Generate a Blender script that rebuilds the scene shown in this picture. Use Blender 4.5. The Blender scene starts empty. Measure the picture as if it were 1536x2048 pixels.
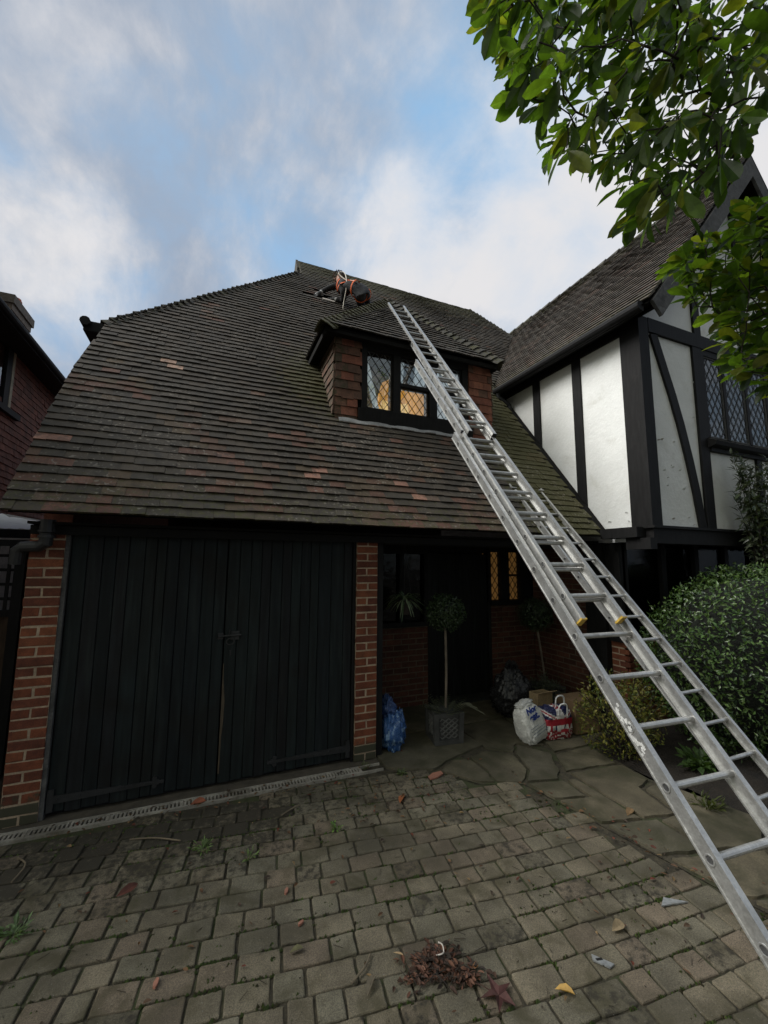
import bpy, bmesh, math, random
from mathutils import Vector, Matrix, noise

R = math.radians
random.seed(11)
scene = bpy.context.scene
col = scene.collection

# ------------------------------------------------------------------ camera
CAM = Vector((0.0, 0.0, 1.93))
cam_data = bpy.data.cameras.new("camera")
cam = bpy.data.objects.new("camera", cam_data)
col.objects.link(cam)
YAW, PITCH, ROLL = R(22.7), R(7.0), R(0.4)
F = Vector((math.sin(YAW) * math.cos(PITCH), math.cos(YAW) * math.cos(PITCH), math.sin(PITCH)))
R0 = Vector((math.cos(YAW), -math.sin(YAW), 0)); U0 = R0.cross(F)
RR = R0 * math.cos(ROLL) + U0 * math.sin(ROLL); UU = U0 * math.cos(ROLL) - R0 * math.sin(ROLL)
cam.matrix_world = Matrix(((RR.x, UU.x, -F.x, CAM.x), (RR.y, UU.y, -F.y, CAM.y), (RR.z, UU.z, -F.z, CAM.z), (0, 0, 0, 1)))
cam_data.sensor_fit = 'VERTICAL'; cam_data.sensor_height = 36.0
cam_data.lens = 820.0 / 2048.0 * 36.0
cam_data.clip_start = 0.05; cam_data.clip_end = 3000
scene.camera = cam

# ------------------------------------------------------------------ light
SUN_EL, SUN_AZ = 42.0, -78.0            # degrees; azimuth from +Y towards +X
SUN_STRENGTH, SUN_ANGLE = 1.5, 35.0
SKY_STRENGTH = 0.1
EXPOSURE = 1.22
scene.view_settings.view_transform = 'Standard'
scene.view_settings.look = 'None'
scene.view_settings.exposure = EXPOSURE
scene.view_settings.gamma = 1.0
scene.view_settings.use_curve_mapping = False
scene.cycles.max_bounces = 8
scene.cycles.transparent_max_bounces = 12

sun_data = bpy.data.lights.new("sun", 'SUN')
sun_data.energy = SUN_STRENGTH; sun_data.angle = R(SUN_ANGLE); sun_data.color = (1.0, 0.97, 0.93)
sun = bpy.data.objects.new("sun", sun_data); col.objects.link(sun)
sd = Vector((math.sin(R(SUN_AZ)) * math.cos(R(SUN_EL)), math.cos(R(SUN_AZ)) * math.cos(R(SUN_EL)), math.sin(R(SUN_EL))))
sun.rotation_euler = (-sd).to_track_quat('-Z', 'Y').to_euler()


class G:
    """small node-tree builder"""
    def __init__(self, nt):
        self.nt = nt
    def n(self, t, **kw):
        nd = self.nt.nodes.new(t)
        for k, v in kw.items():
            if k.startswith('i_'):
                nd.inputs[int(k[2:])].default_value = v
            else:
                setattr(nd, k, v)
        return nd
    def l(self, a, b):
        self.nt.links.new(a, b)
    def val(self, sock, x):
        if hasattr(x, 'is_linked'):
            self.l(x, sock)
        else:
            sock.default_value = x
    def math(self, op, a, b=0.0, c=None, clamp=False):
        nd = self.n('ShaderNodeMath', operation=op, use_clamp=clamp)
        self.val(nd.inputs[0], a); self.val(nd.inputs[1], b)
        if c is not None: self.val(nd.inputs[2], c)
        return nd.outputs[0]
    def ramp(self, x, a, b, lo=0.0, hi=1.0, smooth=True):
        nd = self.n('ShaderNodeMapRange', interpolation_type='SMOOTHSTEP' if smooth else 'LINEAR')
        self.val(nd.inputs[0], x)
        for i, v in ((1, a), (2, b), (3, lo), (4, hi)): nd.inputs[i].default_value = v
        return nd.outputs[0]
    def mix(self, fac, a, b, mode='MIX'):
        nd = self.n('ShaderNodeMix', data_type='RGBA', blend_type=mode)
        self.val(nd.inputs[0], fac)
        for s, x in ((nd.inputs[6], a), (nd.inputs[7], b)):
            if isinstance(x, tuple): s.default_value = (x[0], x[1], x[2], 1)
            else: self.l(x, s)
        return nd.outputs[2]
    def noise(self, vec, scale, detail=4.0, rough=0.55, dist=0.0):
        nd = self.n('ShaderNodeTexNoise')
        self.l(vec, nd.inputs['Vector'])
        nd.inputs['Scale'].default_value = scale; nd.inputs['Detail'].default_value = detail
        nd.inputs['Roughness'].default_value = rough; nd.inputs['Distortion'].default_value = dist
        return nd
    def map(self, vec, scale=(1, 1, 1), rot=(0, 0, 0)):
        nd = self.n('ShaderNodeMapping'); self.l(vec, nd.inputs[0])
        nd.inputs['Scale'].default_value = scale; nd.inputs['Rotation'].default_value = rot
        return nd.outputs[0]


# ------------------------------------------------------------------ sky with clouds
world = bpy.data.worlds.new("World"); scene.world = world
world.use_nodes = True
wt = world.node_tree; wt.nodes.clear(); g = G(wt)
wo = g.n('ShaderNodeOutputWorld'); bg = g.n('ShaderNodeBackground')
g.l(bg.outputs[0], wo.inputs[0]); bg.inputs[1].default_value = SKY_STRENGTH
sky = g.n('ShaderNodeTexSky', sky_type='NISHITA', sun_disc=False)
sky.sun_elevation = R(SUN_EL); sky.sun_rotation = R(SUN_AZ)
tc = g.n('ShaderNodeTexCoord'); D = tc.outputs['Generated']
sp = g.n('ShaderNodeSeparateXYZ'); g.l(D, sp.inputs[0])
zz = g.math('ADD', g.math('MAXIMUM', sp.outputs[2], 0.0), 0.75)
cb = g.n('ShaderNodeCombineXYZ')
g.l(g.math('DIVIDE', sp.outputs[0], zz), cb.inputs[0]); g.l(g.math('DIVIDE', sp.outputs[1], zz), cb.inputs[1])
P2 = cb.outputs[0]
wv = g.noise(P2, 1.3, 3.0, 0.5)                      # soft warp
off = g.n('ShaderNodeVectorMath', operation='MULTIPLY_ADD'); g.l(wv.outputs['Color'], off.inputs[0])
off.inputs[1].default_value = (0.3, 0.3, 0.0); g.l(P2, off.inputs[2])
PW = off.outputs[0]
n1 = g.noise(PW, 3.4, 7.0, 0.6).outputs[0]
n2 = g.noise(g.map(PW, (1.0, 1.9, 1.0), (0, 0, 0.6)), 4.2, 6.0, 0.55).outputs[0]
n3 = g.noise(g.map(PW, (1.2, 0.85, 1.0), (0, 0, -0.5)), 6.8, 9.0, 0.62).outputs[0]


def lobe(d, w):
    vm = g.n('ShaderNodeVectorMath', operation='DOT_PRODUCT')
    nm = g.n('ShaderNodeVectorMath', operation='NORMALIZE'); g.l(D, nm.inputs[0])
    g.l(nm.outputs[0], vm.inputs[0]); vm.inputs[1].default_value = Vector(d).normalized()
    return g.ramp(vm.outputs['Value'], math.cos(R(w)), 1.0)


def total(items):
    acc = None
    for d, w, a in items:
        t = g.math('MULTIPLY', lobe(d, w), a)
        acc = t if acc is None else g.math('ADD', acc, t)
    return acc


# where the cloud sheet is thin and shows blue, and where it is bright
thin = total([((0.458, 0.431, 0.778), 15, 0.11), ((0.36, 0.60, 0.71), 14, 0.04), ((0.40, 0.67, 0.63), 7, 0.05),
              ((0.13, 0.78, 0.61), 12, 0.11), ((-0.05, 0.75, 0.66), 14, 0.03), ((0.62, 0.55, 0.56), 10, 0.05), ((0.2, 0.6, 0.77), 14, 0.04)])
glow = total([((0.30, 0.70, 0.65), 10, 0.30), ((0.45, 0.62, 0.64), 16, 0.42), ((0.64, 0.47, 0.60), 18, 0.40), ((0.716, 0.279, 0.64), 24, 0.7),
              ((-0.268, 0.819, 0.507), 11, 0.34), ((0.25, 0.80, 0.54), 10, 0.25)])
cover = g.math('ADD', g.math('ADD', g.math('ADD', g.math('MULTIPLY', n1, 0.45), g.math('MULTIPLY', n2, 0.30)), g.math('MULTIPLY', n3, 0.25)), g.math('MULTIPLY', thin, -0.7))
mask = g.ramp(cover, 0.20, 0.54)
shade = g.math('ADD', g.math('ADD', g.math('MULTIPLY', n3, 0.8), g.math('MULTIPLY', n2, 0.4)), g.math('MULTIPLY', glow, 0.6))
shade = g.ramp(shade, 0.48, 0.96)
CL_D = (1.48, 1.76, 2.22); CL_L = (3.4, 3.36, 3.42)
cloud = g.mix(shade, CL_D, CL_L)
blue = g.mix(0.7, g.mix(1.0, sky.outputs[0], (0.50, 0.67, 0.74), 'MULTIPLY'), (1.62, 2.85, 4.2))
skycol = g.mix(mask, blue, cloud)
# unseen sky behind the camera dimmed and warmed to darken the fronts
back = g.ramp(lobe((-0.40, -0.88, 0.25), 80), 0.1, 0.9, 1.0, 0.40)
mul = g.n('ShaderNodeMix', data_type='RGBA', blend_type='MULTIPLY'); mul.inputs[0].default_value = 1.0
g.l(skycol, mul.inputs[6]); cbk = g.n('ShaderNodeCombineXYZ')
up = g.ramp(lobe((-0.72, -0.25, 0.65), 62), 0.15, 0.9, 1.0, 3.9)     # unseen sky overhead and left brightened to add light
bk = lobe((-0.40, -0.88, 0.25), 80)
for i, (w_, k_) in enumerate(((1.0, 0.0), (0.92, -0.07), (0.74, -0.24))):
    g.l(g.math('MULTIPLY', g.math('MULTIPLY', back, g.ramp(bk, 0.1, 0.8, 1.0, 1.0 + k_)), g.math('MULTIPLY_ADD', g.math('SUBTRACT', up, 1.0), w_, 1.0)), cbk.inputs[i])
g.l(cbk.outputs[0], mul.inputs[7])
g.l(mul.outputs[2], bg.inputs[0])


# ------------------------------------------------------------------ mesh helpers
class MB:
    def __init__(self):
        self.v, self.f, self.m, self.c = [], [], [], []
    def face(self, pts, m=0, c=None):
        i = len(self.v); self.v += [tuple(p) for p in pts]
        self.f.append(tuple(range(i, i + len(pts)))); self.m.append(m); self.c.append(c)
    def mesh(self, pts, faces, m=0, c=None):
        i = len(self.v); self.v += [tuple(p) for p in pts]
        for f in faces:
            self.f.append(tuple(i + k for k in f)); self.m.append(m); self.c.append(c)
    def hexa(self, p, m=0, c=None):   # p: bottom 4 (ccw from above) + top 4
        self.mesh(p, [(0, 3, 2, 1), (4, 5, 6, 7), (0, 1, 5, 4), (1, 2, 6, 5), (2, 3, 7, 6), (3, 0, 4, 7)], m, c)
    def box(self, x0, x1, y0, y1, z0, z1, m=0, c=None):
        self.hexa([(x0, y0, z0), (x1, y0, z0), (x1, y1, z0), (x0, y1, z0), (x0, y0, z1), (x1, y0, z1), (x1, y1, z1), (x0, y1, z1)], m, c)
    def obox(self, o, a, b, n, m=0, c=None):
        o, a, b, n = Vector(o), Vector(a), Vector(b), Vector(n)
        p = [o, o + a, o + a + b, o + b]
        q = [x + n for x in p]
        if a.cross(b).dot(n) < 0:
            p.reverse(); q.reverse()
        self.hexa(p + q, m, c)
    def bar(self, p0, p1, w, d, up=(0, 0, 1), m=0, c=None):   # rectangular bar: w across, d along up
        p0, p1 = Vector(p0), Vector(p1); t = (p1 - p0).normalized()
        s = t.cross(Vector(up)).normalized(); n = s.cross(t).normalized()
        self.obox(p0 - s * w / 2 - n * d / 2, p1 - p0, s * w, n * d, m, c)
    def prism(self, pts, vec, m=0, c=None):
        pts = [Vector(p) for p in pts]; vec = Vector(vec)
        nrm = Vector((0, 0, 0))
        for i in range(len(pts)): nrm += pts[i].cross(pts[(i + 1) % len(pts)])
        if nrm.dot(vec) > 0: pts.reverse()
        q = [p + vec for p in pts]; k = len(pts)
        self.mesh(pts + q, [tuple(range(k)), tuple(range(2 * k - 1, k - 1, -1))] + [(i, i + k, (i + 1) % k + k, (i + 1) % k) for i in range(k)], m, c)
    def tube(self, pts, r, seg=8, m=0, c=None, cap=True):
        pts = [Vector(p) for p in pts]; k = len(pts)
        rs = r if isinstance(r, (list, tuple)) else [r] * k
        vs = []; ref = None
        for i, p in enumerate(pts):
            t = (pts[min(i + 1, k - 1)] - pts[max(i - 1, 0)]).normalized()
            if ref is None:
                ref = t.orthogonal().normalized()
            ref = (ref - t * ref.dot(t)).normalized(); b = t.cross(ref)
            for j in range(seg):
                a = 2 * math.pi * j / seg
                vs.append(p + (ref * math.cos(a) + b * math.sin(a)) * rs[i])
        fs = [(i * seg + j, i * seg + (j + 1) % seg, (i + 1) * seg + (j + 1) % seg, (i + 1) * seg + j) for i in range(k - 1) for j in range(seg)]
        if cap:
            fs += [tuple(range(seg - 1, -1, -1)), tuple(range((k - 1) * seg, k * seg))]
        self.mesh(vs, fs, m, c)
    def leaf(self, p, d, n, l, w, m=0, c=None, fold=0.15, droop=0.2, prof=((0.3, 0.7), (0.62, 1.0), (0.86, 0.62))):
        p, d, n = Vector(p), Vector(d).normalized(), Vector(n)
        s = d.cross(n)
        if s.length < 1e-4: s = d.orthogonal()
        s.normalize(); n = s.cross(d).normalized()
        vs = [p]
        for t, q in prof:
            ctr = p + d * l * t - n * droop * l * t * t
            vs += [ctr - s * w * q / 2 + n * fold * w * q, ctr, ctr + s * w * q / 2 + n * fold * w * q]
        vs.append(p + d * l - n * droop * l)
        k = len(prof); fs = [(0, 2, 1), (0, 3, 2)]
        for i in range(k - 1):
            a = 1 + 3 * i
            fs += [(a, a + 1, a + 4, a + 3), (a + 1, a + 2, a + 5, a + 4)]
        a = 1 + 3 * (k - 1); e = len(vs) - 1
        fs += [(a, a + 1, e), (a + 1, a + 2, e)]
        self.mesh(vs, fs, m, c)
    def build(self, name, mats, parent=None, smooth=False, **tags):
        me = bpy.data.meshes.new(name)
        me.from_pydata(self.v, [], self.f)
        if not isinstance(mats, (list, tuple)): mats = [mats]
        for mt in mats: me.materials.append(mt)
        me.polygons.foreach_set('material_index', self.m)
        if any(c is not None for c in self.c):
            at = me.attributes.new('tint', 'FLOAT_COLOR', 'FACE')
            flat = []
            for c in self.c:
                c = c if c is not None else (1, 1, 1, 0)
                flat += [c[0], c[1], c[2], c[3] if len(c) > 3 else 0.0]
            at.data.foreach_set('color', flat)
        if smooth: me.polygons.foreach_set('use_smooth', [True] * len(me.polygons))
        me.update()
        return link(name, me, parent, **tags)


def link(name, me, parent=None, **tags):
    o = bpy.data.objects.new(name, me); col.objects.link(o)
    if parent is not None:
        o.parent = parent
        if parent.type == 'EMPTY':
            o.matrix_parent_inverse = Matrix.Translation(-Vector(parent.location))
    for k, v in tags.items(): o[k] = v
    return o


def thing(name, label, cat, loc=(0, 0, 0), group=None):
    o = bpy.data.objects.new(name, None); col.objects.link(o); o.location = loc
    o.empty_display_size = 0.2
    o['label'] = label; o['category'] = cat
    if group: o['group'] = group
    return o


def rnd(a, b): return random.uniform(a, b)
def jit(c, s, a=0.0):
    k = 1 + rnd(-s, s); return (c[0] * k, c[1] * k, c[2] * k, a)
def rdir():
    while True:
        v = Vector((rnd(-1, 1), rnd(-1, 1), rnd(-1, 1)))
        if 0.05 < v.length < 1: return v.normalized()


# ------------------------------------------------------------------ materials
def surf(name, base=(0.5, 0.5, 0.5), rough=0.8, metal=0.0, tint=False, var=0.25, vscale=8.0, fine=60.0, fvar=0.2,
         bump=0.3, bscale=60.0, bdist=0.004, stain=None, stain_scale=1.5, stain_rng=(0.52, 0.7), stain_fac=0.8, stretch=(1, 1, 1),
         speck=None, speck_rng=(0.68, 0.74), speck_scale=45.0, moss=None, spec=0.5, streak=None, macro=None):
    m = bpy.data.materials.new(name); m.use_nodes = True
    nt = m.node_tree; nt.nodes.clear(); g = G(nt)
    out = g.n('ShaderNodeOutputMaterial'); b = g.n('ShaderNodeBsdfPrincipled'); g.l(b.outputs[0], out.inputs[0])
    tc = g.n('ShaderNodeTexCoord'); V = tc.outputs['Object']
    VS = g.map(V, stretch) if stretch != (1, 1, 1) else V
    if tint:
        at = g.n('ShaderNodeAttribute', attribute_name='tint', attribute_type='GEOMETRY'); c = at.outputs['Color']
    else:
        rgb = g.n('ShaderNodeRGB'); rgb.outputs[0].default_value = (*base, 1); c = rgb.outputs[0]
    big = g.noise(VS, vscale, 5).outputs[0]
    small = g.noise(VS, fine, 3, 0.7).outputs[0]
    f = g.math('MULTIPLY', g.ramp(big, 0.25, 0.75, 1 - var, 1 + var), g.ramp(small, 0.25, 0.75, 1 - fvar, 1 + fvar))
    cx = g.n('ShaderNodeCombineXYZ')
    for i in range(3): g.l(f, cx.inputs[i])
    c = g.mix(1.0, c, cx.outputs[0], 'MULTIPLY')
    if macro is not None:          # broad patches of ingrained dirt
        mq = g.noise(V, macro[0], 5, 0.6, 0.5).outputs[0]
        c = g.mix(g.math('MULTIPLY', g.ramp(mq, 0.46, 0.66), macro[2]), c, macro[1])
    if streak is not None:
        sn = g.noise(g.map(V, (14, 14, 0.8)), 2.0, 4).outputs[0]
        c = g.mix(g.math('MULTIPLY', g.ramp(sn, 0.5, 0.72), 0.6), c, streak)
    if stain is not None:
        sn = g.noise(V, stain_scale, 6, 0.6, 0.4).outputs[0]
        c = g.mix(g.math('MULTIPLY', g.ramp(sn, *stain_rng), stain_fac), c, stain)
    if moss is not None and tint:
        mn = g.noise(V, 22.0, 5, 0.65).outputs[0]
        mm = g.math('MULTIPLY', g.ramp(g.math('ADD', mn, g.math('MULTIPLY', at.outputs['Alpha'], 0.45)), 0.60, 0.82), g.ramp(at.outputs['Alpha'], 0.0, 0.3))
        c = g.mix(g.math('MULTIPLY', mm, 0.9), c, moss)
    if speck is not None:
        pn = g.noise(V, speck_scale, 3, 0.6).outputs[0]; pb = g.noise(V, 2.2, 3).outputs[0]
        pm = g.math('MULTIPLY', g.ramp(pn, *speck_rng), g.ramp(pb, 0.42, 0.62))
        c = g.mix(g.math('MULTIPLY', pm, 0.75), c, speck)
    g.l(c, b.inputs['Base Color'])
    b.inputs['Metallic'].default_value = metal
    b.inputs['Specular IOR Level'].default_value = spec
    rn = g.ramp(small, 0.3, 0.7, max(rough - 0.08, 0.02), min(rough + 0.08, 1.0)); g.l(rn, b.inputs['Roughness'])
    if bump > 0:
        bn = g.noise(VS, bscale, 4, 0.65).outputs[0]
        bp = g.n('ShaderNodeBump'); bp.inputs['Strength'].default_value = bump; bp.inputs['Distance'].default_value = bdist
        g.l(bn, bp.inputs['Height']); g.l(bp.outputs[0], b.inputs['Normal'])
    return m


def leafmat(name, trans=0.45, gloss=0.45, spec=0.4):
    m = bpy.data.materials.new(name); m.use_nodes = True
    nt = m.node_tree; nt.nodes.clear(); g = G(nt)
    out = g.n('ShaderNodeOutputMaterial'); b = g.n('ShaderNodeBsdfPrincipled')
    at = g.n('ShaderNodeAttribute', attribute_name='tint', attribute_type='GEOMETRY')
    tc = g.n('ShaderNodeTexCoord')
    n = g.noise(tc.outputs['Object'], 25.0, 3).outputs[0]
    cx = g.n('ShaderNodeCombineXYZ'); f = g.ramp(n, 0.3, 0.7, 0.75, 1.25)
    for i in range(3): g.l(f, cx.inputs[i])
    c = g.mix(1.0, at.outputs['Color'], cx.outputs[0], 'MULTIPLY')
    g.l(c, b.inputs['Base Color']); b.inputs['Roughness'].default_value = gloss
    b.inputs['Specular IOR Level'].default_value = spec
    if trans > 0:
        t = g.n('ShaderNodeBsdfTranslucent'); c2 = g.mix(1.0, c, (2.1, 2.2, 0.6), 'MULTIPLY'); g.l(c2, t.inputs[0])
        mx = g.n('ShaderNodeMixShader'); mx.inputs[0].default_value = trans
        g.l(b.outputs[0], mx.inputs[1]); g.l(t.outputs[0], mx.inputs[2]); g.l(mx.outputs[0], out.inputs[0])
    else:
        g.l(b.outputs[0], out.inputs[0])
    return m


def glassmat(name, gl=0.3, rough=0.02, tint=(1, 1, 1)):
    m = bpy.data.materials.new(name); m.use_nodes = True
    nt = m.node_tree; nt.nodes.clear(); g = G(nt)
    out = g.n('ShaderNodeOutputMaterial'); t = g.n('ShaderNodeBsdfTransparent'); s = g.n('ShaderNodeBsdfGlossy')
    t.inputs[0].default_value = (*tint, 1); s.inputs['Roughness'].default_value = rough
    tc = g.n('ShaderNodeTexCoord'); n = g.noise(tc.outputs['Object'], 9.0, 2).outputs[0]
    bp = g.n('ShaderNodeBump'); bp.inputs['Strength'].default_value = 0.12; bp.inputs['Distance'].default_value = 0.02
    g.l(n, bp.inputs['Height']); g.l(bp.outputs[0], s.inputs['Normal'])
    mx = g.n('ShaderNodeMixShader'); mx.inputs[0].default_value = gl
    g.l(t.outputs[0], mx.inputs[1]); g.l(s.outputs[0], mx.inputs[2]); g.l(mx.outputs[0], out.inputs[0])
    return m


def glowmat(name, colr, strength):
    m = bpy.data.materials.new(name); m.use_nodes = True
    nt = m.node_tree; nt.nodes.clear(); g = G(nt)
    out = g.n('ShaderNodeOutputMaterial'); e = g.n('ShaderNodeEmission')
    tc = g.n('ShaderNodeTexCoord'); n = g.noise(g.map(tc.outputs['Object'], (14, 14, 1.5)), 1.5, 3).outputs[0]
    c = g.mix(g.ramp(n, 0.35, 0.65), tuple(x * 0.6 for x in colr), colr)
    g.l(c, e.inputs[0]); e.inputs[1].default_value = strength; g.l(e.outputs[0], out.inputs[0])
    return m


TILE = surf('roof_tile', tint=True, rough=0.85, var=0.22, vscale=5, fine=70, fvar=0.32, bump=0.5, bscale=90, bdist=0.003,
            moss=(0.052, 0.050, 0.013), speck=(0.20, 0.18, 0.15), speck_rng=(0.57, 0.66), speck_scale=30, stain=(0.022, 0.020, 0.017), stain_scale=9.0, stain_rng=(0.52, 0.68), stain_fac=0.6)
HANG = surf('hanging_tile', tint=True, rough=0.85, var=0.3, vscale=7, fine=60, fvar=0.3, bump=0.4, bdist=0.003, moss=(0.04, 0.04, 0.015))
BRICK = surf('brick', tint=True, rough=0.9, var=0.28, vscale=14, fine=110, fvar=0.3, bump=0.6, bscale=120, bdist=0.003, moss=(0.05, 0.05, 0.03))
MORTAR = surf('mortar', (0.36, 0.275, 0.195), rough=0.95, var=0.25, vscale=9, bump=0.5, bscale=140)
PLASTER = surf('white_render', (0.80, 0.81, 0.79), macro=(0.9, (0.55, 0.55, 0.50), 0.35), rough=0.75, var=0.05, vscale=3, fvar=0.04, bump=0.6, bscale=22, bdist=0.010,
               stain=(0.42, 0.41, 0.34), stain_scale=2.6, stain_rng=(0.54, 0.85), stain_fac=0.55)
BLACKWOOD = surf('black_timber', (0.009, 0.0088, 0.009), rough=0.7, spec=0.25, var=0.35, vscale=5, fvar=0.35, stretch=(6, 6, 1), bump=0.35, bscale=30, bdist=0.003,
                 stain=(0.024, 0.022, 0.020), stain_scale=5, stain_rng=(0.58, 0.8), stain_fac=0.5)
GREYWOOD = surf('weathered_board', (0.085, 0.085, 0.085), rough=0.85, var=0.35, vscale=6, fvar=0.3, bump=0.4, bscale=60,
                stain=(0.02, 0.02, 0.02), stain_scale=6, stain_rng=(0.45, 0.7))
DOORWOOD = surf('garage_door_paint', macro=(1.3, (0.0075, 0.0065, 0.0055), 0.5), tint=True, rough=0.7, spec=0.3, var=0.4, vscale=4, fvar=0.35, stretch=(9, 9, 0.7), bump=0.35, bscale=40, bdist=0.002,
                stain=(0.006, 0.005, 0.0045), stain_scale=1.6, stain_rng=(0.5, 0.75), stain_fac=0.7, streak=(0.021, 0.028, 0.027))
BAREWOOD = surf('bare_wood', (0.085, 0.066, 0.043), rough=0.9, var=0.4, stretch=(9, 9, 1), bump=0.5)
IRON = surf('black_iron', (0.022, 0.023, 0.025), rough=0.5, var=0.35, bump=0.3, bscale=90)
ALU = surf('aluminium', (0.50, 0.50, 0.485), rough=0.42, metal=0.7, var=0.20, vscale=7, fine=90, fvar=0.14, bump=0.12, bscale=160, bdist=0.001,
           stain=(0.25, 0.24, 0.22), stain_scale=7, stain_rng=(0.50, 0.72), stain_fac=0.6)
ALUHOLE = surf('hollow_rung_end', (0.10, 0.10, 0.10), rough=0.6, metal=0.6, var=0.2, bump=0)
YELLOW = surf('yellow_plastic', (0.55, 0.36, 0.06), rough=0.6, var=0.3, bump=0.2)
RUBBER = surf('black_rubber', (0.012, 0.012, 0.012), rough=0.7, bump=0)
PAVER = surf('paver_stone', macro=(1.15, (0.040, 0.034, 0.020), 0.6), tint=True, rough=0.92, var=0.30, vscale=4, fine=170, fvar=0.5, bump=0.75, bscale=170, bdist=0.004,
             stain=(0.046, 0.040, 0.018), stain_scale=4.2, stain_rng=(0.46, 0.70), stain_fac=0.75, moss=(0.026, 0.022, 0.014),
             speck=(0.28, 0.27, 0.24), speck_rng=(0.66, 0.73), speck_scale=120)
JOINT = surf('joint_soil', (0.046, 0.039, 0.024), rough=1.0, var=0.4, vscale=14, fvar=0.4, bump=0.9, bscale=120, bdist=0.008,
             stain=(0.040, 0.050, 0.016), stain_scale=3.0, stain_rng=(0.48, 0.62), stain_fac=0.9)
FLAG = surf('flagstone', macro=(1.4, (0.040, 0.036, 0.020), 0.5), tint=True, rough=0.85, var=0.3, vscale=4, fine=80, fvar=0.3, bump=0.6, bscale=60, bdist=0.005,
            stain=(0.040, 0.038, 0.018), stain_scale=2.6, stain_rng=(0.40, 0.66), stain_fac=0.9)
SOIL = surf('soil', (0.022, 0.017, 0.012), rough=1.0, var=0.4, bump=1.0, bscale=40, bdist=0.03)
GRATE = surf('drain_grate', (0.33, 0.31, 0.27), rough=0.55, metal=0.2, var=0.25, bump=0.2, stain=(0.09, 0.075, 0.05), stain_scale=3, stain_rng=(0.5, 0.7))
DARK = surf('dark_void', (0.004, 0.004, 0.004), rough=1.0, bump=0)
DARKPAINT = surf('dark_soffit', (0.007, 0.0065, 0.006), rough=0.9, spec=0.2, bump=0.2)
LEAD = surf('window_lead', (0.07, 0.07, 0.072), rough=0.45, metal=0.4, var=0.2, bump=0)
FLASH = surf('lead_flashing', (0.30, 0.30, 0.30), rough=0.6, metal=0.2, var=0.25, bump=0.3, bscale=30)
GLASS = glassmat('leaded_glass', 0.34)
GLASSD = glassmat('dull_glass', 0.02, 0.08, (0.55, 0.57, 0.55))
CURTAIN = glowmat('glowing_net_curtain', (0.72, 0.86, 0.90), 0.24)  # curtain glows by itself, in place of light and sky reflection on it
ROOMWALL = surf('room_wall', (0.45, 0.42, 0.38), rough=0.9, bump=0)
AMBER = glowmat('lit_curtain', (1.0, 0.47, 0.07), 0.42)
AMBER2 = glowmat('lit_curtain_glow', (1.0, 0.66, 0.22), 0.6)
AMBERDIM = glowmat('dim_lit_blind', (1.0, 0.47, 0.14), 0.12)
LEAFM = leafmat('magnolia_leaf', 0.62, 0.42)
LEAFH = leafmat('hedge_leaf', 0.2, 0.32, 0.5)
LEAFS = leafmat('shrub_leaf', 0.3, 0.5)
DEADLEAF = leafmat('dead_leaf', 0.15, 0.7)
BARK = surf('bark', (0.045, 0.036, 0.028), rough=0.95, var=0.4, vscale=20, bump=0.8, bscale=60, bdist=0.006)
TWIGM = surf('twig_bark', (0.03, 0.024, 0.018), rough=0.95, bump=0.3)


# ------------------------------------------------------------------ ground
RA = R(-8.0)
RD = Vector((math.cos(RA), math.sin(RA), 0)); RN = Vector((-math.sin(RA), math.cos(RA), 0))
gb = MB(); gb.face([(-120, -120, -0.03), (120, -120, -0.03), (120, 160, -0.03), (-120, 160, -0.03)])
gb.build('ground', SOIL, kind='structure')
jb = MB(); jb.face([(-7, -6, -0.012), (3.6, -6, -0.012), (3.25, 0.5, -0.012), (2.92, 1.76, -0.012), (2.66, 3.1, -0.012), (2.3, 3.24, -0.012), (2.05, 3.56, -0.012), (1.62, 3.8, -0.012), (1.62, 4.05, -0.012), (-7, 4.05, -0.012)])
jb.build('driveway_bed', JOINT, kind='structure')


def path_edge(y):      # left limit of the flag path for a given Y
    pts = [(-6, 3.6), (0.5, 3.25), (1.76, 2.90), (2.12, 2.83), (2.5, 2.76), (3.08, 2.63), (3.22, 2.30), (3.54, 2.06), (3.80, 1.60), (9, 1.6)]
    for (y0, x0), (y1, x1) in zip(pts, pts[1:]):
        if y0 <= y <= y1: return x0 + (x1 - x0) * (y - y0) / (y1 - y0)
    return 3.6


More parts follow.
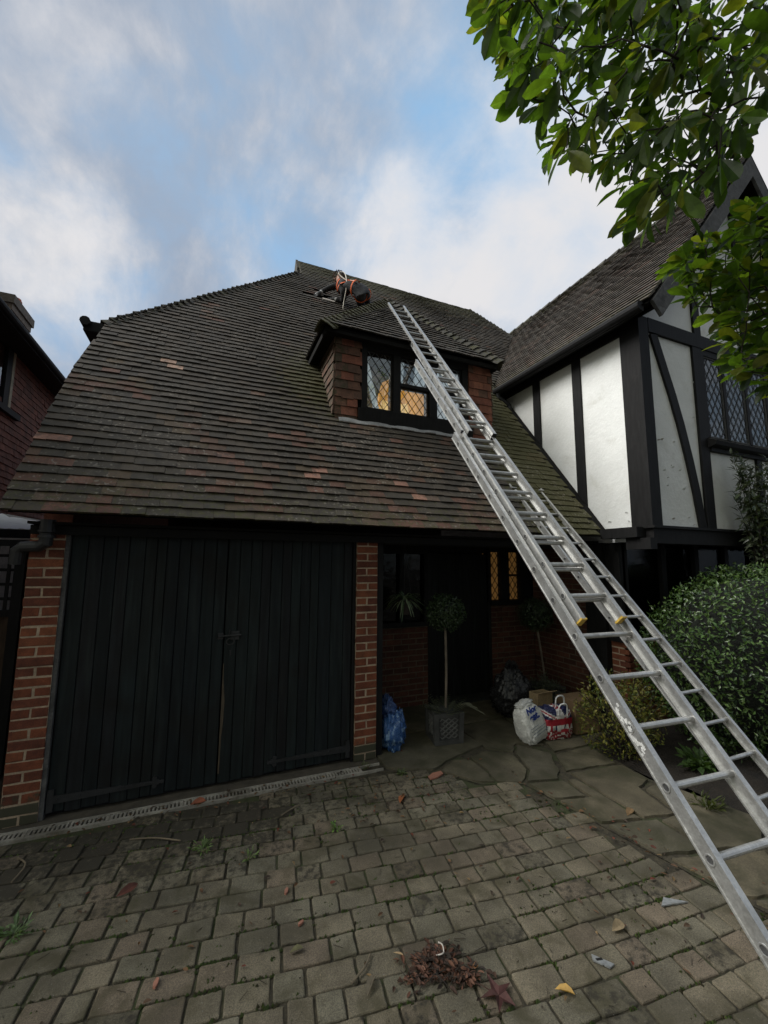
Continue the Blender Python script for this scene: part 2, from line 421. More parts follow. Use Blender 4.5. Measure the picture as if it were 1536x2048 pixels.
pv = MB()
row = 0
for r in range(-42, 34):
    d = r * 0.137
    t = -8.0 + rnd(0, 0.2)
    while t < 6:
        L = random.choice((0.125, 0.150, 0.150, 0.178, 0.178, 0.205, 0.235))
        a = Vector((0.0, 2.4, 0)) + RN * d + RD * t
        c = a + RD * L / 2 + RN * 0.066
        t += L + 0.004
        if c.x < -6.5 or c.y < -5.5 or c.y > 3.80 or c.x > path_edge(c.y) - 0.06: continue
        if c.y > 3.78 and c.x < 1.6: continue
        g_ = 0.0022 + rnd(0, 0.002); zt = rnd(-0.0035, 0.0025); ch = 0.009
        pts = []
        # slight bow of the courses on the right-hand side
        def P(u, w, z):
            p = a + RD * u + RN * w
            bow = max(0.0, p.x - 1.2); p = p + RN * (0.022 * bow * bow)
            return Vector((p.x + rnd(-.0025, .0025), p.y + rnd(-.0025, .0025), z))
        x0, x1, y0, y1 = g_, L - g_, g_, 0.137 - g_
        tx, ty = rnd(-.004, .004), rnd(-.004, .004)
        cr = rnd(.005, .011); ring = []
        cs_ = [(x0, y0), (x1, y0), (x1, y1), (x0, y1)]
        for k in range(4):                   # tumbled outline: clipped corners, uneven edges
            cx_, cy_ = cs_[k]; nx_, ny_ = cs_[(k + 1) % 4]; ex_, ey_ = nx_ - cx_, ny_ - cy_; el = math.hypot(ex_, ey_); ex_ /= el; ey_ /= el
            for t_ in (cr, el * .34, el * .66, el - cr * rnd(.6, 1.1)):
                o_ = rnd(-.0005, .0035); ring.append((cx_ + ex_ * t_ - ey_ * o_, cy_ + ey_ * t_ + ex_ * o_))
        mx_, my_ = (x0 + x1) / 2, (y0 + y1) / 2
        def lvl(ins, z):
            out = []
            for (u_, w_) in ring:
                du, dw = mx_ - u_, my_ - w_; dl = math.hypot(du, dw); p = a + RD * (u_ + du / dl * ins) + RN * (w_ + dw / dl * ins)
                bow = max(0.0, p.x - 1.2); p = p + RN * (0.022 * bow * bow)
                out.append((p.x, p.y, z + tx * (u_ - mx_) / L * 2 + ty * (w_ - my_) / .137 * 2))
            return out
        lo = lvl(0, -0.02); mi = lvl(0, zt - .006); m2 = lvl(.003, zt - .0015); to = lvl(.008, zt)
        n_r = len(ring); fs = [tuple(range(3 * n_r, 4 * n_r))]
        for q in range(3):
            for k in range(n_r): fs.append((q * n_r + k, q * n_r + (k + 1) % n_r, (q + 1) * n_r + (k + 1) % n_r, (q + 1) * n_r + k))
        base = random.choice(((.134, .115, .078), (.144, .122, .083), (.124, .109, .075), (.137, .109, .076), (.129, .116, .081)))
        dirt = max(0.0, 1 - abs(c.y - 3.5) / 0.75) * max(0, min(1, (1.3 - c.x) / 0.9))
        dirt = max(dirt * rnd(.45, .95), 0.30 * max(0, min(1, (c.y - 2.4))), .35 if random.random() < .10 else 0)
        pv.mesh(lo + mi + m2 + to, fs, 0, jit(base, 0.10, dirt * 1.1))
pv.build('driveway', PAVER, kind='structure')

# moss and grit in the joints
ms = MB()
for i in range(8000):
    r = random.randint(-14, 10); y = r * 0.137
    a = Vector((0.0, 2.4, 0)) + RN * y + RD * rnd(-2.5, 3.2)
    if random.random() < 0.3: a += RN * rnd(0, 0.137)
    if a.x > path_edge(a.y) or a.y > 3.78: continue
    bow = max(0.0, a.x - 1.2); a = a + RN * (0.022 * bow * bow)
    if noise.noise(a * 2.3) + rnd(-.2, .2) < 0.12: continue
    for k in range(4):
        p = a + Vector((rnd(-.014, .014), rnd(-.007, .007), -0.007)); s = rnd(.004, .010)
        ms.mesh([p + Vector((-s, -s, 0)), p + Vector((s, -s * .6, 0)), p + Vector((0, s, 0)), p + Vector((rnd(-.003, .003), 0, s * 1.5))],
                [(0, 1, 3), (1, 2, 3), (2, 0, 3)], 0, jit(random.choice(((.045, .065, .016), (.06, .09, .022), (.05, .045, .022))), .35))
ms.build('joint_moss', LEAFS, kind='stuff')

# flag path: irregular slabs, world outlines
fl = MB()
fb = MB(); fb.face([(1.5, 5.3, -0.008), (1.5, 3.80, -0.008), (2.05, 3.56, -0.008), (2.3, 3.24, -0.008), (2.66, 3.1, -0.008), (2.92, 1.76, -0.008), (3.25, .5, -0.008), (3.6, -6, -0.008), (4.6, -6, -0.008), (4.5, 1.0, -0.008), (4.0, 2.0, -0.008), (3.78, 2.75, -0.008), (3.85, 3.4, -0.008), (4.8, 3.5, -0.008), (4.8, 5.3, -0.008)])
fb.build('path_bed', JOINT, kind='structure')
SL = [[(1.63, 3.80), (2.02, 3.60), (2.28, 3.72), (2.78, 3.86), (2.76, 4.4), (1.63, 4.4)],
      [(2.08, 3.56), (2.31, 3.26), (2.42, 3.22), (2.47, 3.42), (2.46, 3.66), (2.30, 3.69)],
      [(2.45, 3.22), (2.66, 3.12), (2.84, 3.27), (2.92, 3.55), (2.72, 3.74), (2.49, 3.68), (2.50, 3.42)],
      [(2.70, 3.11), (2.98, 3.04), (3.10, 3.14), (3.30, 3.45), (3.10, 3.72), (2.96, 3.56), (2.88, 3.27)],
      [(2.76, 3.79), (2.98, 3.62), (3.12, 3.77), (3.40, 3.62), (3.46, 4.4), (2.80, 4.4)],
      [(3.16, 3.12), (3.74, 3.05), (3.80, 3.42), (3.34, 3.41)],
      [(3.36, 3.46), (3.82, 3.46), (4.70, 3.60), (4.70, 4.4), (3.50, 4.4), (3.43, 3.60)],
      [(2.68, 3.06), (2.72, 2.82), (2.99, 2.74), (3.00, 2.99)],
      [(2.74, 2.77), (2.80, 2.44), (3.12, 2.36), (3.13, 2.98), (3.05, 2.99), (3.03, 2.70)],
      [(3.17, 3.07), (3.16, 2.36), (3.42, 2.30), (3.52, 2.66), (3.73, 2.72), (3.74, 3.00)],
      [(2.83, 2.40), (2.88, 2.05), (3.20, 1.95), (3.22, 2.30)],
      [(3.26, 2.28), (3.24, 1.94), (3.62, 1.84), (3.98, 2.0), (3.78, 2.66), (3.56, 2.62), (3.46, 2.28)],
      [(2.90, 2.00), (2.98, 1.62), (3.30, 1.52), (3.56, 1.80), (3.22, 1.90)],
      [(3.0, 1.58), (3.16, 1.02), (3.6, 0.95), (4.2, 1.5), (4.0, 1.95), (3.62, 1.78), (3.32, 1.47)],
      [(3.2, 0.98), (3.3, 0.3), (4.3, 0.3), (4.4, 1.2), (3.65, 0.9)],
      [(1.63, 4.44), (2.80, 4.44), (2.82, 5.2), (1.63, 5.2)], [(2.86, 4.44), (3.95, 4.44), (3.95, 5.2), (2.86, 5.2)], [(4.0, 4.44), (4.74, 4.44), (4.74, 5.2), (4.0, 5.2)]]
for s in SL:
    ctr = Vector((sum(p[0] for p in s) / len(s), sum(p[1] for p in s) / len(s), 0))
    out = []
    k = len(s)
    for i in range(k):                      # ragged outline
        A_, B_ = Vector((*s[i], 0)), Vector((*s[(i + 1) % k], 0))
        m_ = max(1, int((B_ - A_).length / 0.06))
        for j in range(m_):
            p = A_.lerp(B_, j / m_); p += Vector((rnd(-.008, .008), rnd(-.008, .008), 0)); out.append(p)
    zt = rnd(0.006, 0.014); tx, ty = rnd(-.01, .01), rnd(-.01, .01)
    top = [ctr + (p - ctr) * 0.986 + Vector((0, 0, zt + (p - ctr).x * tx + (p - ctr).y * ty)) for p in out]
    low = [ctr + (p - ctr) * 0.992 + Vector((0, 0, -0.015)) for p in out]; n_ = len(out)
    cs = jit(random.choice(((.104, .090, .058), (.096, .083, .054), (.112, .094, .060), (.090, .080, .054))), .1)
    fl.mesh(top + low, [tuple(range(n_))] + [(i, i + n_, (i + 1) % n_ + n_, (i + 1) % n_) for i in range(n_)], 0, cs)
fl.build('path', FLAG, kind='structure')
sb = MB()
NX, NY = 40, 40
vs = []; fs = []
for j in range(NY + 1):
    for i in range(NX + 1):
        x = 3.72 + 5.3 * i / NX; y = 0.2 + 3.35 * j / NY
        xl = {True: 3.9}.get(y > 2.7, 3.95 + (2.7 - y) * 0.32)
        e = max(0.0, min(1.0, (x - xl) / 0.35))
        vs.append((x, y, -0.03 + e * (0.07 + 0.05 * noise.noise(Vector((x * 3, y * 3, 1))))))
fs = [(j * (NX + 1) + i, j * (NX + 1) + i + 1, (j + 1) * (NX + 1) + i + 1, (j + 1) * (NX + 1) + i) for j in range(NY) for i in range(NX)]
sb.mesh(vs, fs); sb.build('planting_bed', SOIL, smooth=True, kind='structure')

# ------------------------------------------------------------------ house helpers
PI_ = R(53.0); CP, SP = math.cos(PI_), math.sin(PI_)
YE, ZE = 3.70, 2.26
def roofp(u, v, h=0.0): return Vector((u, YE + v * CP - h * SP, ZE + v * SP + h * CP))
def zmain(y): return ZE + (y - YE) * SP / CP
VR = (8.36 - YE) / CP
def wingz(x): return 4.97 + (x - 4.52) * 1.19


def lerp_tab(tab, t):
    for (a, x), (b, y) in zip(tab, tab[1:]):
        if a <= t <= b: return x + (y - x) * (t - a) / (b - a)
    return tab[-1][1] if t > tab[-1][0] else tab[0][1]


def tile_field(mb, O, U, V, N, vmax, gauge, width, ur, keep, tint, wob=0.006, length=0.17, th=0.018, lift=0.046, v0=0.0, m=0, camber=.0015):
    O, U, V, N = Vector(O), Vector(U), Vector(V), Vector(N)
    r = 0; v = v0
    while v < vmax:
        ua, ub = ur(v)
        k0 = math.floor(ua / width) - 1
        u = k0 * width + (width / 2 if r % 2 else 0) + 0.003 * math.sin(r * 2.1)
        while u < ub:
            a, b = max(u, ua + rnd(-.006, .006)), min(u + width, ub)
            if b - a > 0.03 and keep((a + b) / 2, v):
                c = tint((a + b) / 2, v, r)
                if c is not None:
                    h = lift + rnd(-.003, .004) + wob * 1.6 * noise.noise(Vector((a * 0.9, v * 1.1, 3.3))); dv = rnd(-.004, .004); tw = rnd(-.0025, .0025)
                    if random.random() < 0.03: dv -= rnd(0.006, 0.016); h += 0.004
                    sag = wob * 2 * noise.noise(Vector((a * 0.6, v * 0.5, 7.7)))
                    ve = min(v + length, vmax + 0.02); hh = max(lift - th, 0.002) * 0.15 + sag
                    p = lambda uu, vv, hh_: O + U * uu + V * vv + N * hh_
                    w0, w1 = a + .0006, b - .0006
                    mid = (w0 + w1) / 2; cam_ = camber
                    bt = [p(w0, v + dv, h - th - tw), p(mid, v + dv, h - th + cam_), p(w1, v + dv, h - th + tw), p(w1, ve, hh), p(mid, ve, hh + cam_), p(w0, ve, hh)]
                    tp = [p(w0, v + dv, h - tw), p(mid, v + dv, h + cam_), p(w1, v + dv, h + tw), p(w1, ve, hh + th), p(mid, ve, hh + th + cam_), p(w0, ve, hh + th)]
                    mb.mesh(bt + tp, [(6, 7, 10, 11), (7, 8, 9, 10), (0, 1, 7, 6), (1, 2, 8, 7), (5, 0, 6, 11), (2, 3, 9, 8), (1, 0, 5, 4), (2, 1, 4, 3)], m, c)
                    for q in (-6, -5): mb.c[q] = (c[0] * .32, c[1] * .30, c[2] * .28, c[3])     # lower edge: course-line shadow put into the tint, with some grime
            u += width
        v += gauge; r += 1


def bonnets(mb, p0, p1, n, a, b, col_, wa=0.13, lift=0.05, tail=0.10, head=0.13, up=None):
    p0, p1 = Vector(p0), Vector(p1); t = (p1 - p0).normalized()
    a = (Vector(a) - t * t.dot(Vector(a))).normalized(); b = (Vector(b) - t * t.dot(Vector(b))).normalized()
    if up is None: up = -(a + b).normalized()
    for i in range(n):
        p = p0.lerp(p1, (i + 0.5) / n)
        def sec(q, k, l):
            return [q + a * wa * k + up * (l - 0.012), q + a * wa * .55 * k + up * (l + 0.018), q + up * (l + 0.03), q + b * wa * .55 * k + up * (l + 0.018), q + b * wa * k + up * (l - 0.012)]
        dl = rnd(-.006, .006)
        A = sec(p - t * tail, 1.08, lift + dl); B_ = sec(p + t * head, 0.8, 0.004)
        th = up * 0.016
        A2 = [x - th for x in A]; B2 = [x - th for x in B_]
        vs = A + B_ + A2 + B2
        fs = []
        for k in range(4):
            fs += [(k, k + 1, 5 + k + 1, 5 + k), (10 + k + 1, 10 + k, 15 + k, 15 + k + 1), (k + 1, k, 10 + k, 10 + k + 1)]
        fs += [(0, 5, 15, 10), (4, 14, 19, 9)]
        mb.mesh(vs, fs, 0, col_())


def brick_wall(mb, O, U, N, W, H, bond='stretcher', tone=((.165, .049, .023), (.145, .042, .021), (.18, .058, .027), (.125, .038, .021)), damp=0.0, mm=1, depth=0.06, back=True, keep=None):
    O, U, N = Vector(O), Vector(U), Vector(N); Z = Vector((0, 0, 1))
    r = 0; z = 0.0
    while z < H - 0.02:
        hgt = min(0.0625, H - z)
        if bond == 'pier':
            jx = rnd(-.008, .008); lens = [(0.0, W)] if r % 2 else [(0.0, W / 2 - 0.008 + jx), (W / 2 + 0.008 + jx, W)]
        else:
            lens = []; u = -0.1125 if r % 2 else 0.0
            while u < W:
                a, b = max(u, 0), min(u + 0.215, W)
                if b - a > 0.03: lens.append((a, b))
                u += 0.225
        for a, b in lens:
            if keep and not keep((a + b) / 2, z): continue
            pr = 0.0035 + rnd(-.002, .003)
            j = lambda: rnd(-.0030, .0030)
            vv = []
            for d_ in (-0.02, pr - .004, pr):
                e = 0.0 if d_ < pr - .001 else 0.004
                for (uu, zz_) in ((a + e, z + e), (b - e, z + e), (b - e, z + hgt - e), (a + e, z + hgt - e)):
                    vv.append(O + U * (uu + j()) + Z * (zz_ + j()) + N * d_)
            fs = [(8, 9, 10, 11)]
            for k in range(4):
                n_ = (k + 1) % 4
                fs += [(k, n_, 4 + n_, 4 + k), (4 + k, 4 + n_, 8 + n_, 8 + k)]
            if U.cross(Z).dot(N) < 0: fs = [tuple(reversed(f)) for f in fs]
            low = max(0.0, 1 - z / 0.22) * damp
            c = jit(random.choice(tone), .18, low)
            if z < 0.14 and damp > 0: c = jit((.075, .06, .042), .2, 1.0)
            mb.mesh(vv, fs, 0, c)
        z += 0.075; r += 1
    if back:
        mb.obox(O - N * depth, U * W, Z * H, N * depth, mm)


house = thing('house', 'tile-roofed house with black garage doors, a roof dormer and a half-timbered white wing', 'house', (1.5, 4.1, 0))

# ---- main roof
VERGE = [(0, -1.40), (1.2, -1.415), (2.0, -1.39), (3.09, -1.31), (6.946, 1.36), (6.95, 1.40), (7.9, 1.42)]
def ur_main(v): return lerp_tab(VERGE, v), min(7.6, 5.9 + (VR - v) * CP * 0.925)
DX0, DX1, DY = 1.32, 3.68, 4.78
def in_dormer(u, y, z):
    if y < DY + 0.06 or u < DX0 + 0.03 or u > DX1 - 0.03: return False
    return z < min(4.79 + (u - 1.12) * 1.036, 4.83 + (3.72 - u) * 1.10)
HOLES = [(1.66, 7.38, .12, .04), (1.60, 7.20, .20, .05), (1.86, 7.22, .12, .05)]
def keep_main(u, v):
    p = roofp(u, v)
    if in_dormer(u, p.y, p.z): return False
    if u > 4.74 and p.z < 4.9: return False
    if u > 4.5 and p.z < wingz(u) - 0.03: return False
    for hx, hy, hw, hh in HOLES:
        if abs(u - hx) < hw and abs(p.y - hy) < hh: return False
    return True
PALE = [(-0.62, 2.42), (-0.55, 2.32), (-1.30, 0.76), (1.93, 0.62), (2.13, 0.42), (1.02, 0.72), (0.98, 0.62)]
def tint_main(u, v, r):
    p = roofp(u, v)
    low = max(0.0, 1 - v / 2.6)
    x = min(1, max(0, .5 + noise.noise(Vector((u * 1.6, v * 2.6, 9.1))) * .75 + rnd(-.33, .33)))
    c = random.choice(((.054, .045, .034), (.048, .041, .032), (.060, .049, .037), (.052, .045, .036)))
    if x < 0.10 + 0.34 * low: c = random.choice(((.086, .053, .036), (.094, .054, .036), (.080, .058, .037), (.104, .054, .038), (.076, .056, .034)))
    if random.random() < 0.04 * (0.06 + low): c = random.choice(((.135, .072, .054), (.12, .085, .064)))
    if r == 0 and x < 0.5: c = random.choice(((.115, .056, .042), (.095, .066, .047), (.078, .062, .044)))
    for qu, qv in PALE:
        if abs(u - qu) < 0.085 and abs(v - qv) < 0.05: c = (.40, .27, .21) if qv > 1 else (.26, .14, .105)
    if abs(u - 4.35) < 0.22 and abs(v - 1.42) < 0.10: c = (.17, .085, .07)
    k = 0.75 + 0.4 * noise.noise(Vector((u * 0.7, v * 0.7, 5)))
    c = tuple(t * (0.66 + 0.36 * k) for t in c)
    moss = 0.0
    if u < 1.4 and v > 1.2: moss = max(0, 1 - abs(u - 1.15) / 0.75) * max(0, 1 - abs(v - 2.55) / 1.3)
    if u > 3.4: moss = max(moss, 1.2 * min(1.0, (u - 3.2) / 0.7) * max(0, min(1, (4.2 - v) / 2.0)))
    if v > 6.2: moss = max(moss, (v - 6.2) / 1.6 * 0.8)
    moss = max(moss, 0.10 * low, 0.35 * max(0, 1 - v / .9))
    return jit((c[0] * .96, c[1] * .92, c[2] * .86), .09, min(1, moss))
rf = MB()
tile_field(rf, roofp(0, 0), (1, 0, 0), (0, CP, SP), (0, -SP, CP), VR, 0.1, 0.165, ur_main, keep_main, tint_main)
for q in ([(-1.36, .02), (1.36, .02), (1.36, 1.8), (1.36, 6.9), (-1.27, 3.09), (-1.35, 1.5)], [(1.36, .02), (3.64, .02), (3.64, 1.8), (1.36, 1.8)],
          [(3.64, .02), (4.72, .02), (4.72, 3.3), (5.6, 4.6), (6.9, 6.2), (5.9, VR), (3.64, VR)], [(1.38, 3.2), (2.5, 4.9), (3.64, 3.2), (3.64, VR), (1.42, VR), (1.38, 6.9)]):
    rf.face([roofp(u, v, -0.012) for u, v in q], 1)
roof = rf.build('roof', [TILE, DARKPAINT], house)
# the half hip on the left end and the far slope
hp = MB()
hl = Vector((2.67, 0, 3.08)); hv = hl.normalized(); hn = Vector((-3.08, 0, 2.67)).normalized()
darkt = lambda: jit((.055, .05, .044), .25, rnd(0, .3))
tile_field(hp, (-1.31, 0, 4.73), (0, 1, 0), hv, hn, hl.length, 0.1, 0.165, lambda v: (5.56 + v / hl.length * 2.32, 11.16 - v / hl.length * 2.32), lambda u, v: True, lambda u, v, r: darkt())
hp.face([(-1.31, 5.56, 4.71), (1.36, 7.88, 7.79), (1.40, 8.36, 8.40), (1.36, 8.84, 7.79), (-1.31, 11.16, 4.71)], 1)
hp.face([(-1.40, 13.0, 2.28), (-1.31, 11.16, 4.72), (1.36, 8.84, 7.79), (1.42, 8.36, 8.42), (5.9, 8.36, 8.42), (9.5, 13.0, 2.28)], 1)
hp.face([(5.9, 8.36, 8.42), (9.0, 5.0, 4.0), (9.5, 13, 2.28)], 1)
hp.prism([(1.40, 7.9, 7.80), (1.40, 8.36, 8.42), (1.40, 8.82, 7.80)], (0.03, 0, 0), 1)
hp.build('roof', [TILE, DARKPAINT], house, label='half-hipped end slope of dark tiles')
br = MB()
bc = lambda: jit(random.choice(((.05, .046, .04), (.06, .054, .044), (.043, .041, .036))), .2, rnd(0.1, .5))
bonnets(br, roofp(-1.31, 3.09), roofp(1.36, 6.946), 39, (1, 0, 0), (0, 1, 0), bc, up=Vector((-.35, -.45, .82)).normalized())
br.build('hip_tile', TILE, roof, label='row of curved bonnet tiles along the left hip'); br = MB()
bonnets(br, (5.9, 8.36, 8.43), (6.75, 7.43, 7.22), 15, (-1, 0, 0), (0.6, .6, -.5), bc, up=Vector((.4, -.35, .85)).normalized())
br.build('hip_tile', TILE, roof, label='row of bonnet tiles along the right hip')
rb = MB()
bonnets(rb, (1.40, 8.36, 8.43), (5.95, 8.36, 8.43), 15, (0, -CP, -SP), (0, CP, -SP), lambda: jit((.085, .088, .066), .2, .5), wa=0.17, lift=0.03, tail=0.155, head=0.16, up=Vector((0, 0, 1)))
rb.prism([(1.36, 8.36, 8.50), (1.36, 8.14, 8.16), (1.36, 8.18, 7.95), (1.36, 8.54, 7.95), (1.36, 8.58, 8.16)], (0.05, 0, 0), 0, (.06, .055, .045, .3))
rb.build('ridge_tile', TILE, roof, label='mossy ridge tiles')
gt = MB()
gt.box(-1.52, -1.33, 5.50, 11.2, 4.60, 4.72); gt.tube([(-1.50, 5.46, 4.70), (-1.50, 11.2, 4.70)], 0.055, 10)
gt.build('gutter', BLACKWOOD, house, label='gutter end jutting out at the foot of the half hip')
gw = MB()
gw.prism([(-1.30, 4.22, 0), (-1.30, 12.6, 0), (-1.30, 12.6, 2.4), (-1.30, 11.1, 4.62), (-1.30, 5.6, 4.62), (-1.30, 4.22, 2.75)], (0.2, 0, 0), 0, (.16, .055, .035, 0))
gw.build('wall', BRICK, house)
vb = MB()   # barge board and undercloak below the left verge
for v0, v1 in ((0.45, 1.2), (1.2, 2.0), (2.0, 3.05)):
    a, b = roofp(lerp_tab(VERGE, v0) + .03, v0, -.03), roofp(lerp_tab(VERGE, v1) + .03, v1, -.03)
    vb.bar(a - Vector((0, 0, .06)), b - Vector((0, 0, .06)), 0.03, 0.14, (0, -SP, CP))
vb.build('barge_board', BLACKWOOD, house)
# eaves: soffit, fascia, lintel
ev = MB()
ev.box(-1.30, 4.70, 3.97, 4.0, 2.13, 2.20)
ev.build('fascia', DARK, house)
so = MB()
so.box(-1.30, 4.70, 3.90, 5.30, 2.205, 2.225)
so.build('soffit', DARKPAINT, house)
li = MB(); li.box(-1.085, 1.385, 4.09, 4.2, 2.16, 2.203); li.box(1.70, 4.70, 4.02, 4.12, 2.12, 2.203)
li.build('lintel', DARK, house)

# ---- piers, garage doors
for x0, lab in ((-1.31, 'brick pier left of the garage doors'), (1.39, 'brick pier between garage doors and porch')):
    b = MB()
    brick_wall(b, (x0, 4.03, 0), (1, 0, 0), (0, -1, 0), 0.225, 2.2, 'pier', damp=1.0, depth=0.16)
    if x0 < 0: brick_wall(b, (x0, 4.19, 0), (0, -1, 0), (-1, 0, 0), 0.16, 2.2, 'pier', damp=1.0, back=False)
    b.build('brick_pier', [BRICK, MORTAR], house, label=lab)
jm = MB()
jm.box(-1.084, -1.055, 4.036, 4.16, 0, 2.20, 0); jm.build('door_jamb', GREYWOOD, house)
jm = MB(); jm.box(1.356, 1.386, 4.05, 4.16, 0, 2.20); jm.box(1.622, 1.69, 4.05, 4.20, 0, 2.2); jm.build('door_jamb', BLACKWOOD, house)
for side, (xa, xb, lab) in enumerate(((-1.05, 0.142, 'left garage leaf'), (0.150, 1.352, 'right garage leaf'))):
    b = MB(); n_ = 12; ws = [rnd(.75, 1.3) for _ in range(n_)]; tw_ = sum(ws); acc_ = xa
    for i in range(n_):
        a0 = acc_; acc_ += (xb - xa) * ws[i] / tw_; a1 = acc_
        yy = 4.062 + rnd(-.002, .002); zb = 0.03 + rnd(-.006, .006); ch = .006
        if side and i == 0: a0 += 0.0
        prof = [(a0 + .0012, 4.10), (a0 + .0012, yy + ch), (a0 + ch, yy), (a1 - ch, yy), (a1 - .0012, yy + ch), (a1 - .0012, 4.10)]
        b.prism([(x, y, zb) for x, y in prof], (0, 0, 2.18 - zb), 0, jit(random.choice(((.0078, .0126, .0140), (.0064, .0102, .0124), (.0090, .0140, .0146), (.0084, .0100, .0120))), .2))
    b.box(xa, xb, 4.102, 4.125, 0.03, 2.18, 1)
    dr = b.build('garage_door', [DOORWOOD, DARKPAINT], house, label=lab + ' of black boards')
    h = MB()
    for z in (0.125,):
        xs, xe = (xa + 0.0, xa + 0.72) if side == 0 else (xb - 0.0, xb - 0.72)
        sg = 1 if side == 0 else -1
        h.prism([(xs, 4.050, z - .030), (xs, 4.050, z + .030), (xe, 4.050, z + .012), (xe, 4.050, z - .012)], (0, .009, 0))
        for dx, dz, r_ in ((.02, 0, .022), (.0, .028, .018), (.0, -.028, .018), (.055, 0, .016)):
            h.tube([(xe + sg * dx, 4.049, z + dz), (xe + sg * dx, 4.060, z + dz)], r_, 10)
        h.prism([(xs + sg * .005, 4.048, z - .085), (xs + sg * .005, 4.048, z + .075), (xs + sg * .045, 4.048, z + .075), (xs + sg * .045, 4.048, z - .085)], (0, .008, 0))
        for k in range(5):
            q = xs + (xe - xs) * (k + .5) / 5; h.tube([(q, 4.044, z), (q, 4.052, z)], .008, 6)
    h.build('strap_hinge', IRON, dr)
    if side:
        bo = MB()
        bo.box(0.205, 0.275, 4.052, 4.062, 1.225, 1.30); bo.box(0.095, 0.14, 4.052, 4.062, 1.235, 1.29)
        bo.tube([(0.10, 4.04, 1.263), (0.29, 4.04, 1.268)], .009, 8); bo.tube([(0.19, 4.04, 1.265), (0.19, 4.03, 1.32)], .008, 6)
        bo.tube([(0.20 + .033 * math.cos(t * .5236), 4.035, 1.215 + .028 * math.sin(t * .5236)) for t in range(13)], .005, 6, 0)
        bo.build('bolt', [IRON, ALU], dr)
        kh = MB(); kh.prism([(.198, 4.055, 1.135), (.214, 4.055, 1.135), (.210, 4.055, 1.085), (.203, 4.055, 1.085)], (0, .004, 0)); kh.build('keyhole_plate', IRON, dr)
        sp_ = MB()
        zs = [0.10, 0.25, 0.40, 0.55, 0.70, 0.80, 0.88, 0.95, 1.02]; wd = [.008, .010, .016, .022, .026, .020, .014, .012, .002]
        pts = [(.151, z) for z in zs] + [(.151 + w_ + rnd(-.004, .004), z) for z, w_ in reversed(list(zip(zs, wd)))]
        sp_.prism([(x, 4.0585, z) for x, z in pts], (0, .004, 0))
        sp_.build('split_edge', BAREWOOD, dr, label='pale splintered edge where the paint has broken away')
gi = MB(); gi.box(-1.1, 1.4, 4.13, 4.19, 0, 2.2); gi.build('wall', DARK, house)

# ---- porch
DT = ((.085, .031, .019), (.072, .027, .017), (.096, .036, .022))  # darker brick tones: porch shade put into the colour
b = MB()
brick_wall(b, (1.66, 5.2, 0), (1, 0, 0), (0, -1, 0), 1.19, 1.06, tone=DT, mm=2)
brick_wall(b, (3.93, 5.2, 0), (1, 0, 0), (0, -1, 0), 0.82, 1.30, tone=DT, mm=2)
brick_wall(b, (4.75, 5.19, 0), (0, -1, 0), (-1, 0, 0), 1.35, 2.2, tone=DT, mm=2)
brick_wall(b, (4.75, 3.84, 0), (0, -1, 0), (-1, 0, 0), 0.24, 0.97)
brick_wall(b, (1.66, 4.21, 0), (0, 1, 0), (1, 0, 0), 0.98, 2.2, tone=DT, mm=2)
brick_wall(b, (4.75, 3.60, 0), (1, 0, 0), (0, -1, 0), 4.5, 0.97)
b.build('wall', [BRICK, MORTAR, surf('shaded_mortar', (.12, .095, .065), rough=.95)], house)  # third material: mortar copy darkened to paint in the porch shade
b = MB(); b.box(1.6, 9.3, 5.32, 5.4, 0, 2.2); b.box(2.80, 3.98, 5.24, 5.32, 2.08, 2.2); b.box(1.66, 2.85, 5.13, 5.3, 1.06, 1.12); b.box(3.90, 4.74, 5.13, 5.3, 1.30, 1.37)
b.box(1.66, 2.85, 5.17, 5.3, 2.05, 2.2); b.box(3.9, 4.74, 5.17, 5.3, 2.10, 2.2)
for x in (1.66, 2.03, 2.41, 2.79): b.box(x, x + .06, 5.18, 5.3, 1.12, 2.05)
b.build('porch_frame', BLACKWOOD, house)
b = MB(); b.box(1.70, 2.80, 5.245, 5.25, 1.12, 2.05); b.build('window', GLASSD, house)
b = MB()
for i in range(7): b.box(2.90 + i * .14, 2.90 + i * .14 + .136, 5.215, 5.26, 0.06, 2.06, 0, jit((.005, .005, .0055), .2))
b.box(2.85, 2.90, 5.19, 5.30, 0, 2.08, 0, (.012, .012, .012)); b.box(3.88, 3.93, 5.19, 5.30, 0, 2.08, 0, (.012, .012, .012)); b.box(2.85, 3.93, 5.02, 5.3, 0, .055, 0, (.03, .03, .028))
b.build('front_door', DOORWOOD, house)


def lattice(mb, O, U, V, w, h, dx, dy, N, th=0.007, m=0):
    O, U, V, N = Vector(O), Vector(U), Vector(V), Vector(N)
    for sgn in (1, -1):
        k = -20
        while k < 40:
            # line: x/dx + sgn*y/dy = k
            pts = []
            for y in (0, h):
                x = (k - sgn * y / dy) * dx
                if -1e-6 <= x <= w + 1e-6: pts.append((x, y))
            for x in (0, w):
                y = sgn * (k - x / dx) * dy
                if 1e-6 < y < h - 1e-6: pts.append((x, y))
            if len(pts) >= 2 and (abs(pts[0][0] - pts[1][0]) + abs(pts[0][1] - pts[1][1])) > .02:
                a = O + U * pts[0][0] + V * pts[0][1]; b_ = O + U * pts[1][0] + V * pts[1][1]
                mb.bar(a, b_, th, 0.006, N, m)
            k += 1


